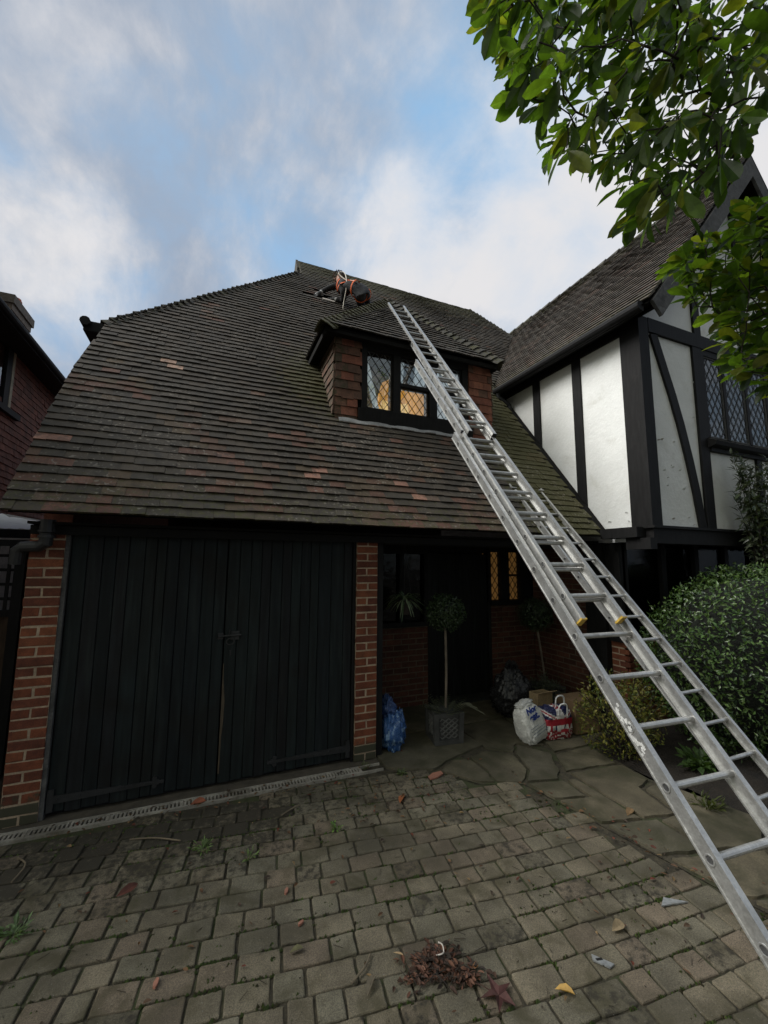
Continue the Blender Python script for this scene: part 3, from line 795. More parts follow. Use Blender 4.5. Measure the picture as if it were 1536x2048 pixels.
X_, Y_, Z_ = Vector((1, 0, 0)), Vector((0, 1, 0)), Vector((0, 0, 1))
b = MB()
for x0, x1 in ((3.88, 3.93), (4.12, 4.27), (4.49, 4.56)): b.box(x0, x1, 5.17, 5.26, 1.37, 2.10)
b.box(4.27, 4.49, 5.175, 5.25, 1.73, 1.76)
pw = b.build('window', BLACKWOOD, house, label='porch window with amber light behind')
pl = MB(); la = MB()
for x0, x1, za, zb in ((3.93, 4.12, 1.37, 2.1), (4.27, 4.49, 1.37, 1.73), (4.27, 4.49, 1.76, 2.1)):
    pl.box(x0, x1, 5.222, 5.226, za, zb); lattice(la, (x0, 5.217, za), X_, Z_, x1 - x0, zb - za, .10, .15, (0, -1, 0), .009)
pl.build('pane', GLASSD, pw); la.build('lead_lattice', LEAD, pw)
b = MB(); b.box(3.88, 4.56, 5.295, 5.30, 1.37, 2.1); b.build('blind', AMBERDIM, pw)

# ---- dormer
dm = MB()
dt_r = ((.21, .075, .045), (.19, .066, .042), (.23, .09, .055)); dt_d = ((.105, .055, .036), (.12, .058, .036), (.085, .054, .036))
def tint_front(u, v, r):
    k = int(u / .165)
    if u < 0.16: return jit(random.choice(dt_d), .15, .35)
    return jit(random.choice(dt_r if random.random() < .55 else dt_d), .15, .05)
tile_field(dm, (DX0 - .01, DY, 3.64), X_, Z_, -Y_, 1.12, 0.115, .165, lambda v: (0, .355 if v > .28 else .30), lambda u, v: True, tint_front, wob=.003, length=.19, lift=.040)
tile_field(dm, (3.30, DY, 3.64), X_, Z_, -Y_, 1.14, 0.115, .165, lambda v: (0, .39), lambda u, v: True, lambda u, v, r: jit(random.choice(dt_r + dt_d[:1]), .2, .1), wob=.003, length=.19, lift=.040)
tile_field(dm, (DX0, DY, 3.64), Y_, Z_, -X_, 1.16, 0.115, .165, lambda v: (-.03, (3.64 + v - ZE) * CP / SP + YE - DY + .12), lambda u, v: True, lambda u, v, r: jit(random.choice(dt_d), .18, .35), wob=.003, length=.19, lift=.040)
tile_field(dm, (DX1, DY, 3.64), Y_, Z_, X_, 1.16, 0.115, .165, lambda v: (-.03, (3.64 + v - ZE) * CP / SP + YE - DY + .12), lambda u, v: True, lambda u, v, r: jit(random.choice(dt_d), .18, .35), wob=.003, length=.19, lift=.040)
dm.box(DX0 + .005, 1.66, DY + .002, DY + .05, 3.6, 4.78, 1); dm.box(3.30, DX1 - .005, DY + .002, DY + .05, 3.6, 4.80, 1)
for x0 in (DX0 + .004, DX1 - .034): dm.prism([(x0, DY + .01, 3.6), (x0, DY + .01, 4.78), (x0, 5.66, 4.78)], (.03, 0, 0), 1)
dormer = dm.build('dormer', [HANG, DARKPAINT], house, label='roof dormer hung with red and brown tiles')
dr_ = MB()
DA = Vector((2.5, 5.85, 6.22)); EL, ER = Vector((1.12, 4.60, 4.79)), Vector((3.72, 4.60, 4.83))
fv = Vector((0, 1.25, 1.41)); fvl = fv.length; fv.normalize(); fn = Vector((0, -1.41, 1.25)).normalized()
dcol = lambda u, v, r: jit(random.choice(((.052, .043, .033), (.046, .040, .031), (.060, .048, .036))), .18, .12)
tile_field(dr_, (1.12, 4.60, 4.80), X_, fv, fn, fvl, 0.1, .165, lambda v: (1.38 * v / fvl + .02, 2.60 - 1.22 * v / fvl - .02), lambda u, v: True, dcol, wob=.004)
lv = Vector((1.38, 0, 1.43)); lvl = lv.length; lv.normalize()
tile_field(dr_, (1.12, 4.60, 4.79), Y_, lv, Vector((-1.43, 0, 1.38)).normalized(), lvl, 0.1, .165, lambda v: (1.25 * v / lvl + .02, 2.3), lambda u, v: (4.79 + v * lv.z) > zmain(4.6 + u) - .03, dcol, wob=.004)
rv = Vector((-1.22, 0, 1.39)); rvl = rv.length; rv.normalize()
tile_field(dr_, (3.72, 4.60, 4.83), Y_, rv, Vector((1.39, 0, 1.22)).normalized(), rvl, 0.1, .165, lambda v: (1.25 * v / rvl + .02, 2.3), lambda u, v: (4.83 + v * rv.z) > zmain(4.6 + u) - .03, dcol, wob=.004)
dn = Vector((0, 0, -.012))
dr_.face([EL + dn, ER + dn, DA + dn], 1)
dr_.face([EL + dn, DA + dn, Vector((2.5, 6.75, 6.21)), Vector((1.12, 5.7, 4.78))], 1); dr_.face([ER + dn, Vector((3.72, 5.7, 4.82)), Vector((2.5, 6.75, 6.21)), DA + dn], 1)
dr_.face([(1.14, 4.62, 4.765), (3.70, 4.62, 4.80), (3.70, 5.7, 4.80), (1.14, 5.7, 4.765)], 1)
dr_.box(1.14, 3.70, 4.61, 4.635, 4.735, 4.79, 1); dr_.box(1.13, 1.155, 4.62, 5.6, 4.70, 4.775, 1); dr_.box(3.69, 3.715, 4.62, 5.6, 4.73, 4.81, 1)
dr_.build('dormer_roof', [TILE, DARKPAINT], dormer)
hb = MB()
mossy = lambda: jit((.042, .038, .026), .25, .7)
bonnets(hb, EL, DA, 22, (1, 0, 0), (0, 1, 0), mossy, wa=.15, lift=.055, up=Vector((-.45, -.42, .8)).normalized())
hb.build('hip_tile', TILE, dormer); hb = MB()
bonnets(hb, ER, DA, 20, (-1, 0, 0), (0, 1, 0), bc, wa=.14, lift=.055, up=Vector((.45, -.42, .8)).normalized())
bonnets(hb, DA, (2.5, 6.7, 6.24), 4, (-1, 0, -1), (1, 0, -1), mossy, wa=.15, lift=.03, tail=.12, head=.14, up=Z_)
hb.build('hip_tile', TILE, dormer)
wf = MB()
for x0, x1 in ((1.665, 1.735), (2.115, 2.215), (2.66, 2.775), (3.20, 3.29)): wf.box(x0, x1, 4.755, 4.86, 3.87, 4.72)
wf.box(1.66, 3.30, 4.75, 4.86, 4.70, 4.79); wf.box(1.735, 3.20, 4.76, 4.86, 3.87, 3.905)
wf.box(2.215, 2.66, 4.765, 4.84, 4.275, 4.315); wf.box(2.775, 3.20, 4.765, 4.84, 4.275, 4.315)
for x0, x1, za, zb in ((1.735, 2.115, 3.905, 4.70), (2.215, 2.66, 3.905, 4.275), (2.215, 2.66, 4.315, 4.70), (2.775, 3.20, 3.905, 4.275), (2.775, 3.20, 4.315, 4.70)):
    for q in ((x0, x0 + .02, za, zb), (x1 - .02, x1, za, zb), (x0 + .02, x1 - .02, za, za + .018), (x0 + .02, x1 - .02, zb - .018, zb)): wf.box(q[0], q[1], 4.785, 4.815, q[2], q[3])
wf.build('window_frame', BLACKWOOD, dormer)
si = MB(); si.prism([(1.62, 4.70, 3.87), (1.62, 4.80, 3.895), (1.62, 4.80, 3.69), (1.62, 4.73, 3.71)], (1.72, 0, 0)); si.build('sill', BLACKWOOD, dormer)
gp = MB(); gl_ = MB()
for x0, x1, za, zb in ((1.755, 2.095, 3.923, 4.682), (2.235, 2.64, 3.923, 4.257), (2.235, 2.64, 4.333, 4.682), (2.795, 3.18, 3.923, 4.257), (2.795, 3.18, 4.333, 4.682)):
    gp.box(x0, x1, 4.800, 4.804, za, zb); lattice(gl_, (x0, 4.795, za), X_, Z_, x1 - x0, zb - za, .115, .155, (0, -1, 0), .007)
gp.build('pane', GLASS, dormer); gl_.build('lead_lattice', LEAD, dormer)
fm = MB(); prev = None
for i in range(60):
    x = 1.36 + 1.96 * i / 59; y = 4.70 + .004 * math.sin(i * .5) + rnd(-.002, .002)
    cur = (Vector((x, y, zmain(y) + .076 + rnd(-.003, .003))), Vector((x, y + .03, zmain(y + .03) + .085 + .006 * math.sin(i * .5))))
    if prev: fm.face([prev[0], cur[0], cur[1], prev[1]]); fm.face([prev[0] - Vector((0, .002, .012)), cur[0] - Vector((0, .002, .012)), cur[0], prev[0]])
    prev = cur
fm.build('flashing', FLASH, dormer)
ri = MB()
ri.box(1.40, 3.62, 5.50, 5.54, 3.9, 4.74); ri.face([(1.4, 4.86, 3.80), (3.6, 4.86, 3.80), (3.6, 5.5, 4.66), (1.4, 5.5, 4.66)]); ri.box(1.38, 1.41, 4.9, 5.66, 3.7, 4.8)
ri.build('room_lining', ROOMWALL, dormer)
cu = MB()
def drape(x0, x1, slope, y, za, zb, m=0, fold=.012):
    n_ = 26; prev = None
    for i in range(n_ + 1):
        t = i / n_; xa = x0 + (x1 - x0) * t; xb = xa + slope
        yy = y + fold * math.sin(i * 1.9)
        cur = (Vector((xb, yy, za)), Vector((xa, yy, zb)))
        if prev: cu.face([prev[0], cur[0], cur[1], prev[1]], m)
        prev = cur
drape(1.70, 1.78, 0.20, 4.90, 3.90, 4.70); drape(2.52, 2.70, -0.06, 4.90, 4.33, 4.70); drape(2.80, 3.22, 0, 4.92, 3.9, 4.7)
drape(2.22, 2.34, -.03, 4.91, 4.30, 4.70)
cu.build('curtain', CURTAIN, dormer)
am = MB()
am.face([(1.92, 4.93, 3.90), (2.10, 4.93, 3.90), (2.12, 4.93, 4.42), (2.02, 4.93, 4.36), (1.97, 4.93, 4.2)], 0)
am.face([(2.20, 4.935, 3.90), (2.66, 4.935, 3.90), (2.66, 4.935, 4.30), (2.20, 4.935, 4.30)], 0)
am.face([(1.96, 4.928, 3.92), (2.11, 4.928, 3.92), (2.11, 4.928, 4.10), (2.03, 4.928, 4.12)], 1); am.face([(2.23, 4.93, 3.90), (2.45, 4.93, 3.90), (2.40, 4.93, 4.12), (2.30, 4.93, 4.1)], 1)
am.build('lit_curtain', [AMBER, AMBER2], dormer)

# ---- half-timbered wing
wr = MB()
wv = Vector((.643, 0, .766)); wn = Vector((-.766, 0, .643))
wl = 2.52 / .643
def keep_w(u, v):
    y = 2.88 + u; z = 4.97 + v * .766; x = 4.52 + v * .643
    return not (z < zmain(y) - .02 and x < 5.9 + (8.36 - y) * .925 + .1)
def tint_w(u, v, r):
    c = random.choice(((.058, .046, .035), (.050, .041, .032), (.064, .050, .037), (.056, .045, .034)))
    if random.random() < .10: c = (.080, .050, .036)
    return jit(c, .18, max(0.0, 1 - v / .5) * .3 + (.35 if v > 3.3 else .1))
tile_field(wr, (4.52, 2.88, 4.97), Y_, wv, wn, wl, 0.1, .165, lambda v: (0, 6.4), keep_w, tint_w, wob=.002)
wr.face([(4.52, 2.90, 4.95), (7.04, 2.90, 7.95), (7.04, 8.4, 7.95), (6.4, 7.6, 7.18), (4.52, 5.72, 4.95)], 1)
wr.prism([(7.04, 2.88, 8.0), (9.6, 2.88, 4.97), (9.6, 9, 4.97), (7.04, 9, 8.0)], (-.03, 0, -.04), 1)
wroof = wr.build('roof', [TILE, DARKPAINT], house, label='steep brown-tiled roof of the half-timbered wing')
b = MB(); bonnets(b, (7.04, 2.90, 8.0), (7.04, 8.3, 8.0), 18, (-.643, 0, -.766), (.643, 0, -.766), bc, wa=.16, lift=.03, tail=.155, head=.16, up=Z_); b.build('ridge_tile', TILE, wroof)
b = MB()
pn = Vector((.766, 0, -.643))
a0, a1 = Vector((4.56, 2.875, 4.975)), Vector((7.04, 2.875, 7.93))
b.prism([a0, a1, Vector((7.04, 2.875, 7.60)), a0 + pn * .22 + wv * .10, a0 + pn * .22 - wv * .02], (0, .04, 0))
b.build('barge_board', GREYWOOD, house)
b = MB(); mx = lambda p: Vector((14.08 - p.x, p.y, p.z))
b.prism([mx(a0), mx(a1) + Vector((.0, 0, 0)), Vector((7.04, 2.875, 7.60)), mx(a0 + pn * .22)], (0, .04, 0)); b.build('barge_board', GREYWOOD, house)
b = MB()
b.face([(4.60, 2.915, 4.90), (4.60, 3.2, 4.90), (7.04, 3.2, 7.80), (7.04, 2.915, 7.80)]); b.face([(7.04, 2.915, 7.80), (7.04, 3.2, 7.80), (9.5, 3.2, 4.9), (9.5, 2.915, 4.9)])
b.face([(4.46, 2.92, 4.93), (4.74, 2.92, 4.965), (4.74, 5.75, 4.965), (4.46, 5.75, 4.93)])
b.build('soffit', DARKPAINT, house)
b = MB(); b.tube([(4.455, 2.95, 4.925), (4.455, 5.62, 4.915)], .058, 12); b.box(4.47, 4.50, 2.95, 5.7, 4.86, 4.96); b.build('gutter', BLACKWOOD, house, label='black gutter along the wing eaves')
b = MB(); b.tube([(4.46, 5.55, 4.90), (4.48, 5.56, 4.80), (4.66, 5.50, 4.66), (4.68, 5.5, 4.55)], .04, 10); b.build('downpipe', IRON, house)
b = MB(); b.prism([(4.74, 3.20, 2.2), (4.74, 3.20, 5.0), (4.74, 8.0, 5.0), (4.74, 8.0, 2.2)], (.12, 0, 0)); b.build('wall', PLASTER, house, label='white rendered side wall of the wing')
b = MB(); b.prism([(4.742, 3.20, 2.36), (9.34, 3.20, 2.36), (9.34, 3.20, 4.95), (7.04, 3.20, 7.68), (4.742, 3.20, 4.95)], (0, .12, 0)); b.build('wall', PLASTER, house, label='white rendered gable wall with peeling paint')
def timber(name, mbf, mat=BLACKWOOD):
    b = MB(); mbf(b); return b.build(name, mat, house)
timber('post', lambda b: b.box(4.705, 4.885, 3.165, 3.425, 2.36, 5.0))
timber('stud', lambda b: b.box(4.712, 4.75, 4.065, 4.205, 2.6, 4.88))
timber('stud', lambda b: b.box(4.712, 4.75, 4.855, 4.995, 3.5, 4.88))
timber('wall_plate', lambda b: b.box(4.702, 4.76, 3.43, 5.8, 4.85, 5.0))
timber('beam', lambda b: b.box(4.89, 9.36, 3.162, 3.21, 4.82, 5.005))
timber('stud', lambda b: b.box(5.755, 5.935, 3.168, 3.21, 2.37, 4.82))
timber('stud', lambda b: b.box(7.0, 7.12, 3.168, 3.21, 2.37, 3.44))
timber('stud', lambda b: b.box(5.83, 5.97, 3.168, 3.21, 5.005, 6.1))
timber('stud', lambda b: b.box(6.97, 7.11, 3.168, 3.21, 5.005, 7.5))
def brace(b):
    L_ = [(4.93, 4.80), (5.06, 4.45), (5.21, 4.05), (5.33, 3.68), (5.45, 3.22), (5.54, 2.80), (5.61, 2.37)]
    for (x0, z0), (x1, z1) in zip(L_, L_[1:]):
        b.prism([(x0, 3.170, z0), (x0 + .13, 3.170, z0 + .02), (x1 + .13, 3.170, z1 + .02 if z1 > 2.4 else z1), (x1, 3.170, z1)], (0, .035, 0))
timber('brace', brace)
timber('jetty_beam', lambda b: (b.box(4.66, 9.4, 3.13, 3.34, 2.17, 2.355), b.box(4.62, 9.4, 3.09, 3.36, 2.345, 2.375), b.box(4.50, 4.70, 3.22, 3.70, 2.24, 2.36), b.box(4.55, 4.66, 3.10, 3.40, 2.10, 2.23)))
b = MB(); b.face([(4.76, 3.2, 2.19), (9.4, 3.2, 2.19), (9.4, 5.3, 2.19), (4.76, 5.3, 2.19)]); b.face([(4.74, 3.34, 2.28), (9.4, 3.34, 2.28), (9.4, 8, 2.28), (4.74, 8, 2.28)]); b.build('soffit', DARKPAINT, house)
timber('post', lambda b: b.box(4.66, 4.745, 3.83, 4.12, 0, 2.2))
timber('post', lambda b: b.box(4.70, 4.80, 3.62, 3.82, 0.97, 2.19))
b = MB()
b.box(4.76, 9.2, 3.62, 3.72, .97, 1.04)
for x in (4.76, 5.5, 6.2, 6.9, 7.6, 8.3): b.box(x, x + .09, 3.62, 3.70, 1.04, 2.19)
w2 = b.build('window', BLACKWOOD, house, label='dark ground-floor window under the jetty')
b = MB(); b.box(4.85, 9.2, 3.672, 3.676, 1.04, 2.18); b.build('pane', GLASSD, w2)
b = MB(); b.box(4.8, 9.3, 3.9, 3.94, 0, 2.2); b.build('wall', DARK, house)
# bedroom window of the gable
b = MB()
WX = [5.965, 6.41, 6.93, 7.45, 7.97]
b.box(5.935, 8.02, 3.175, 3.26, 4.735, 4.82)
for x in WX: b.box(x - .03, x + .03, 3.175, 3.26, 3.60, 4.735)
for x0, x1 in zip(WX, WX[1:]):
    for q in ((x0 + .03, x0 + .05, 3.6, 4.735), (x1 - .05, x1 - .03, 3.6, 4.735), (x0 + .05, x1 - .05, 3.6, 3.62), (x0 + .05, x1 - .05, 4.715, 4.735)): b.box(q[0], q[1], 3.185, 3.22, q[2], q[3], 1)
gw_ = b.build('window', [BLACKWOOD, GREYWOOD], house, label='leaded bedroom window in the gable')
b = MB(); b.prism([(5.90, 3.06, 3.52), (5.90, 3.21, 3.60), (5.90, 3.21, 3.43), (5.90, 3.08, 3.47)], (2.2, 0, 0)); b.box(5.94, 8.05, 3.15, 3.2, 3.40, 3.47); b.build('sill', BLACKWOOD, gw_)
pl = MB(); la = MB()
for x0, x1 in zip(WX, WX[1:]):
    pl.box(x0 + .05, x1 - .05, 3.198, 3.1985, 3.62, 4.715); lattice(la, (x0 + .05, 3.192, 3.62), X_, Z_, x1 - x0 - .1, 1.095, .125, .19, (0, -1, 0), .006)
pl.build('pane', glassmat('gable_glass', 0.16, .08, (.6, .62, .6)), gw_); la.build('lead_lattice', LEAD, gw_)
b = MB(); b.face([(5.95, 3.1995, 3.6), (8.0, 3.1995, 3.6), (8.0, 3.1995, 4.73), (5.95, 3.1995, 4.73)]); b.build('blind', surf('grey_blind', (.20, .20, .19), rough=.9, var=.4, vscale=3, bump=0), gw_)
# rainwater outlet beside the left pier
b = MB()
b.tube([(-1.18, 3.93, 2.24), (-1.18, 3.93, 2.14)], .05, 12); b.tube([(-1.18, 3.93, 2.16), (-1.18, 3.93, 2.145)], .058, 12); b.tube([(-1.18, 3.93, 2.12), (-1.18, 3.93, 2.10)], .056, 12)
b.tube([(-1.18, 3.93, 2.14), (-1.185, 3.94, 2.06), (-1.23, 3.96, 2.035), (-1.34, 3.99, 2.03), (-1.375, 4.0, 2.0), (-1.385, 4.02, 1.9)], [.046, .046, .043, .043, .043, .043], 12)
b.build('downpipe', IRON, house)
# flaking paint on the gable render
fk = MB()
for cx, cz, n_ in ((5.10, 3.45, 3), (5.15, 3.10, 4), (5.25, 2.9, 3), (5.3, 2.44, 3), (5.55, 3.75, 1), (5.6, 4.3, 1), (5.02, 4.3, 1)):
    for i in range(n_):
        x, z = cx + rnd(-.22, .22), cz + rnd(-.08, .08); s = rnd(.008, .03)
        fk.face([(x - s, 3.198, z), (x + s * .8, 3.198, z + rnd(-.01, .01)), (x + s * .6, 3.186 - rnd(0, .012), z + s * .8), (x - s * .7, 3.190, z + s * .7)], 0 if random.random() < .5 else 1)
for i in range(4):
    y, z = rnd(3.46, 3.8), 0
    z = max(2.42, zmain(y)) + rnd(.0, .14); s = rnd(.008, .035)
    fk.face([(4.738, y - s, z), (4.738, y + s, z + rnd(-.01, .01)), (4.728 - rnd(0, .01), y + s * .6, z + s * .8), (4.732, y - s * .7, z + s)], 0 if random.random() < .5 else 1)
fk.build('paint_flake', [PLASTER, surf('bare_render', (.42, .40, .34), rough=.9)], house, kind='stuff')


# ------------------------------------------------------------------ ladders
def rail(mb, f, s0, s1, w, side, depth=.066, m=0):
    """C-section rail: f(s, w, n) -> point; side = +1 when the flanges point to +w"""
    fl = .026; t = .005
    for (wa, wb, na, nb) in ((0, t * 1.6, -depth / 2, depth / 2), (-.004, fl, depth / 2 - t, depth / 2 + .002), (-.004, fl, -depth / 2 - .002, -depth / 2 + t)):
        a, b = w + side * wa, w + side * wb
        mb.obox(f(s0, a, na), f(s1, a, na) - f(s0, a, na), f(s0, b, na) - f(s0, a, na), f(s0, a, nb) - f(s0, a, na), m)


def ladder_section(parent, f, s0, s1, wl, wr, holes, mats, bottom=None, top_cap=False):
    rails = []
    for w, side in ((wl, 1), (wr, -1)):
        b = MB(); rail(b, f, s0, s1, w, side)
        rails.append(b.build('rail', mats[0], parent))
    for s in holes:
        b = MB()
        b.tube([f(s, wl + .004, 0), f(s, (wl + wr) / 2, 0), f(s, wr - .004, 0)], .0145, 12, 0)
        ax = (f(s, wr, 0) - f(s, wl, 0)).normalized(); dd = (f(s + .1, wl, 0) - f(s, wl, 0)).normalized(); nn = ax.cross(dd)
        for w, sg in ((wl, -1), (wr, 1)):
            c = f(s, w, 0) + ax * sg * .0015
            ring = [[c + ax * sg * h + (dd * math.cos(a * .5236) + nn * math.sin(a * .5236)) * r_ for a in range(12)] for r_, h in ((.0215, 0), (.020, .003), (.0155, .003), (.0145, -.0008))]
            for q in range(3):
                for k in range(12): b.face([ring[q][k], ring[q][(k + 1) % 12], ring[q + 1][(k + 1) % 12], ring[q + 1][k]], 0)
            b.face(ring[3], 1)
        b.build('rung', [mats[0], ALUHOLE], parent, smooth=False)
    if bottom:
        for w, side in ((wl, 1), (wr, -1)):
            b = MB(); a = w - side * .006; e = w + side * .032
            o = f(s0 - .006, a, -.034); b.obox(o, f(s0 + .006, a, -.034) - o, f(s0 - .006, e, -.034) - o, f(s0 - .006, a, .034) - o)
            b.build('foot', bottom, parent)
    if top_cap:
        for w, side in ((wl, 1), (wr, -1)):
            b = MB(); a = w - side * .007; e = w + side * .030
            o = f(s1 - .03, a, -.037); b.obox(o, f(s1 + .004, a, -.037) - o, f(s1 - .03, e, -.037) - o, f(s1 - .03, a, .039) - o)
            b.build('guide_bracket', RUBBER, parent)


L1D = Vector((.05, .66, .75)).normalized(); L1W = Vector((1, -.0757, 0)).normalized(); L1N = L1W.cross(L1D)
L1O = Vector((1.832, .437, 0))
lad = thing('extension_ladder', 'long triple-section aluminium extension ladder lying up the roof to the dormer top', 'ladder', (2.03, .42, 0))
def lf(n0, skew=0.0, sref=0.0):
    def f(s, w, n): return L1O + L1D * s + L1W * (w + skew * (s - sref)) + L1N * (n + n0)
    return f
def section(name, label):
    o = bpy.data.objects.new(name, None); col.objects.link(o); o.parent = lad; o.empty_display_size = .1
    o.location = (0, 0, 0); o.matrix_parent_inverse = Matrix.Translation(-Vector(lad.location)); o['label'] = label
    return o
s1 = section('ladder_section', 'widest bottom section'); s2 = section('ladder_section', 'middle section with yellow feet'); s3 = section('ladder_section', 'narrow top section')
ladder_section(s1, lf(0), .02, 4.15, -.018, .402, [.0555 + .2467 * k for k in range(17)], [ALU], bottom=RUBBER)
ladder_section(s2, lf(.036), 2.10, 5.76, .036, .362, [2.281 + .2524 * k for k in range(14)], [ALU], bottom=YELLOW)
ladder_section(s3, lf(.072, .0217, 4.08), 4.08, 8.0, .086, .366, [4.318 + .2437 * k for k in range(15)], [ALU], bottom=RUBBER)
b = MB()
f_ = lf(.036)
for s in (4.10, ):
    for w in (.03, .368): b = MB(); b.obox(f_(s, w - .008, .02), f_(s + .012, w - .008, .02) - f_(s, w - .008, .02), L1W * .02, L1N * .03); b.build('guide_bracket', IRON, s2)
b = MB()   # worn paint patches on the outer rail
for i in range(60):
    s = 1.42 + i * .0036 + rnd(-.006, .006); n_ = -.012 + .014 * math.sin(i * .23) + rnd(-.012, .010)
    o = lf(0)(s, -.0192, n_); b.obox(o, L1D * rnd(.008, .022), L1N * rnd(.005, .013), L1W * (-.0006 - i * .00001))
b.build('paint_patch', surf('white_paint', (.55, .55, .53), rough=.8, bump=.3), s1)

L2O = Vector((3.51, 1.56, 0)); L2D = Vector((0, .669, .743)).normalized(); L2W = Vector((1, 0, 0)); L2N = L2W.cross(L2D)
lad2 = thing('ladder', 'shorter aluminium ladder leaning on the eaves behind the long extension ladder', 'ladder', (3.73, 1.56, 0))
def f2(s, w, n): return L2O + L2D * s + L2W * w + L2N * n
ladder_section(lad2, f2, 0.02, 3.82, 0.0, .45, [.162 + .25 * k for k in range(15)], [ALU], bottom=RUBBER)
b = MB()
for w in (.0, .45):
    b = MB()
    b.bar(f2(3.80, w, 0), f2(3.93, w + (.05 if w else -.02), .03), .03, .012, L2N); b.tube([f2(3.86, w - .03, .03), f2(3.86, w + .05, .03)], .01, 8)
    b.build('stay_hook', ALU, lad2)

# ------------------------------------------------------------------ roofer
SKIN = surf('skin', (.42, .22, .15), rough=.6, var=.1, bump=.1)
HAIR = surf('hair', (.16, .10, .07), rough=.8, var=.4, bump=.6, bscale=150)
JACKET = surf('dark_workwear', (.014, .014, .016), rough=.85, var=.35, bump=.6, bscale=25, bdist=.01)
TROUSER = surf('charcoal_trousers', (.040, .041, .046), rough=.85, var=.35, bump=.6, bscale=25, bdist=.01, stain=(.08, .08, .08), stain_scale=14, stain_rng=(.58, .7), stain_fac=.5)
GLOVE = surf('grey_glove', (.06, .06, .065), rough=.45, var=.3, bump=.3)
CUFF = surf('white_cuff', (.5, .5, .5), rough=.8)
BOOT = surf('work_boot', (.03, .024, .018), rough=.7)
ORANGE = surf('orange_webbing', (.62, .11, .02), rough=.7, var=.1, bump=.2)


def skin_mesh(name, verts, edges, radii, mats, pick, parent=None, sub=2, **tags):
    me = bpy.data.meshes.new(name); me.from_pydata([tuple(v) for v in verts], edges, []); me.update()
    o = bpy.data.objects.new(name + '_base', me); col.objects.link(o)
    o.modifiers.new('skin', 'SKIN').use_smooth_shade = True
    sk = me.skin_vertices[0].data
    for i, r_ in enumerate(radii):
        sk[i].radius = r_ if isinstance(r_, tuple) else (r_, r_)
        sk[i].use_root = (i == 0)
    ss = o.modifiers.new('sub', 'SUBSURF'); ss.levels = sub; ss.render_levels = sub
    dg = bpy.context.evaluated_depsgraph_get()
    nm = bpy.data.meshes.new_from_object(o.evaluated_get(dg)); nm.name = name
    bpy.data.objects.remove(o); nm.materials.clear()
    for m in mats: nm.materials.append(m)
    for p in nm.polygons:
        p.material_index = pick(p.center); p.use_smooth = True
    return link(name, nm, parent, **tags)


SH = Vector((0.06, -0.02, -0.02))
V_ = {}
NR = Vector((0, -SP, CP)); UPR = Vector((0, CP, SP))
def onr(u, y, h): return Vector((u, y, zmain(y))) + NR * h     # a point h above the roof surface
pts = [('pelvis', onr(2.285, 7.08, .41), (.145, .125)), ('waist', onr(2.20, 7.15, .38), (.130, .11)), ('chest', onr(2.11, 7.22, .33), (.155, .12)),
       ('upper', onr(2.05, 7.27, .30), (.135, .10)), ('neck', onr(2.035, 7.36, .31), (.060, .060)), ('jaw', onr(2.025, 7.42, .33), (.075, .082)), ('crown', onr(2.01, 7.485, .35), (.082, .090)),
       ('shL', onr(1.97, 7.33, .26), .076), ('elL', onr(1.80, 7.32, .17), .056), ('wrL', onr(1.67, 7.275, .09), .040), ('haL', onr(1.605, 7.25, .055), (.046, .026)),
       ('shR', onr(2.05, 7.14, .28), .076), ('elR', onr(2.08, 7.17, .09), .056), ('wrR', onr(1.95, 7.20, .075), .040), ('haR', onr(1.885, 7.22, .055), (.046, .026)),
       ('hipN', onr(2.31, 7.04, .38), .122), ('knN', onr(2.45, 7.22, .10), .085), ('anN', onr(2.56, 6.98, .09), .058), ('toN', onr(2.60, 6.88, .05), (.05, .037)),
       ('hipF', onr(2.42, 7.15, .38), .122), ('knF', onr(2.62, 7.32, .10), .085), ('anF', onr(2.70, 7.08, .09), .058), ('toF', onr(2.73, 6.98, .05), (.05, .037))]
ix = {n: i for i, (n, _, _) in enumerate(pts)}
vv = [p for _, p, _ in pts]; rr = [r_ for _, _, r_ in pts]
ed = [('pelvis', 'waist'), ('waist', 'chest'), ('chest', 'upper'), ('upper', 'neck'), ('neck', 'jaw'), ('jaw', 'crown'), ('upper', 'shL'), ('shL', 'elL'), ('elL', 'wrL'), ('wrL', 'haL'),
      ('upper', 'shR'), ('shR', 'elR'), ('elR', 'wrR'), ('wrR', 'haR'), ('pelvis', 'hipN'), ('hipN', 'knN'), ('knN', 'anN'), ('anN', 'toN'), ('pelvis', 'hipF'), ('hipF', 'knF'), ('knF', 'anF'), ('anF', 'toF')]
ed = [(ix[a], ix[b_]) for a, b_ in ed]
# five fingers and a thumb rooted in each palm
for hand, wr in (('haL', 'wrL'), ('haR', 'wrR')):
    h0, d_ = vv[ix[hand]], (vv[ix[hand]] - vv[ix[wr]]).normalized(); sd_ = d_.cross(NR).normalized()
    for k, (o_, L_) in enumerate(((-.034, .055), (-.012, .072), (.010, .078), (.030, .068))):
        i0 = len(vv); vv += [h0 + d_ * .035 + sd_ * o_, h0 + d_ * (.035 + L_ * .55) + sd_ * o_ * 1.15 + NR * .006, h0 + d_ * (.035 + L_) + sd_ * o_ * 1.2 - NR * .018]; rr += [.011, .010, .008]
        ed += [(ix[hand], i0), (i0, i0 + 1), (i0 + 1, i0 + 2)]
    i0 = len(vv); vv += [h0 + sd_ * .045 - d_ * .01, h0 + sd_ * .068 + d_ * .03 - NR * .01]; rr += [.012, .009]; ed += [(ix[hand], i0), (i0, i0 + 1)]
JP = {n: p for n, p, _ in pts}
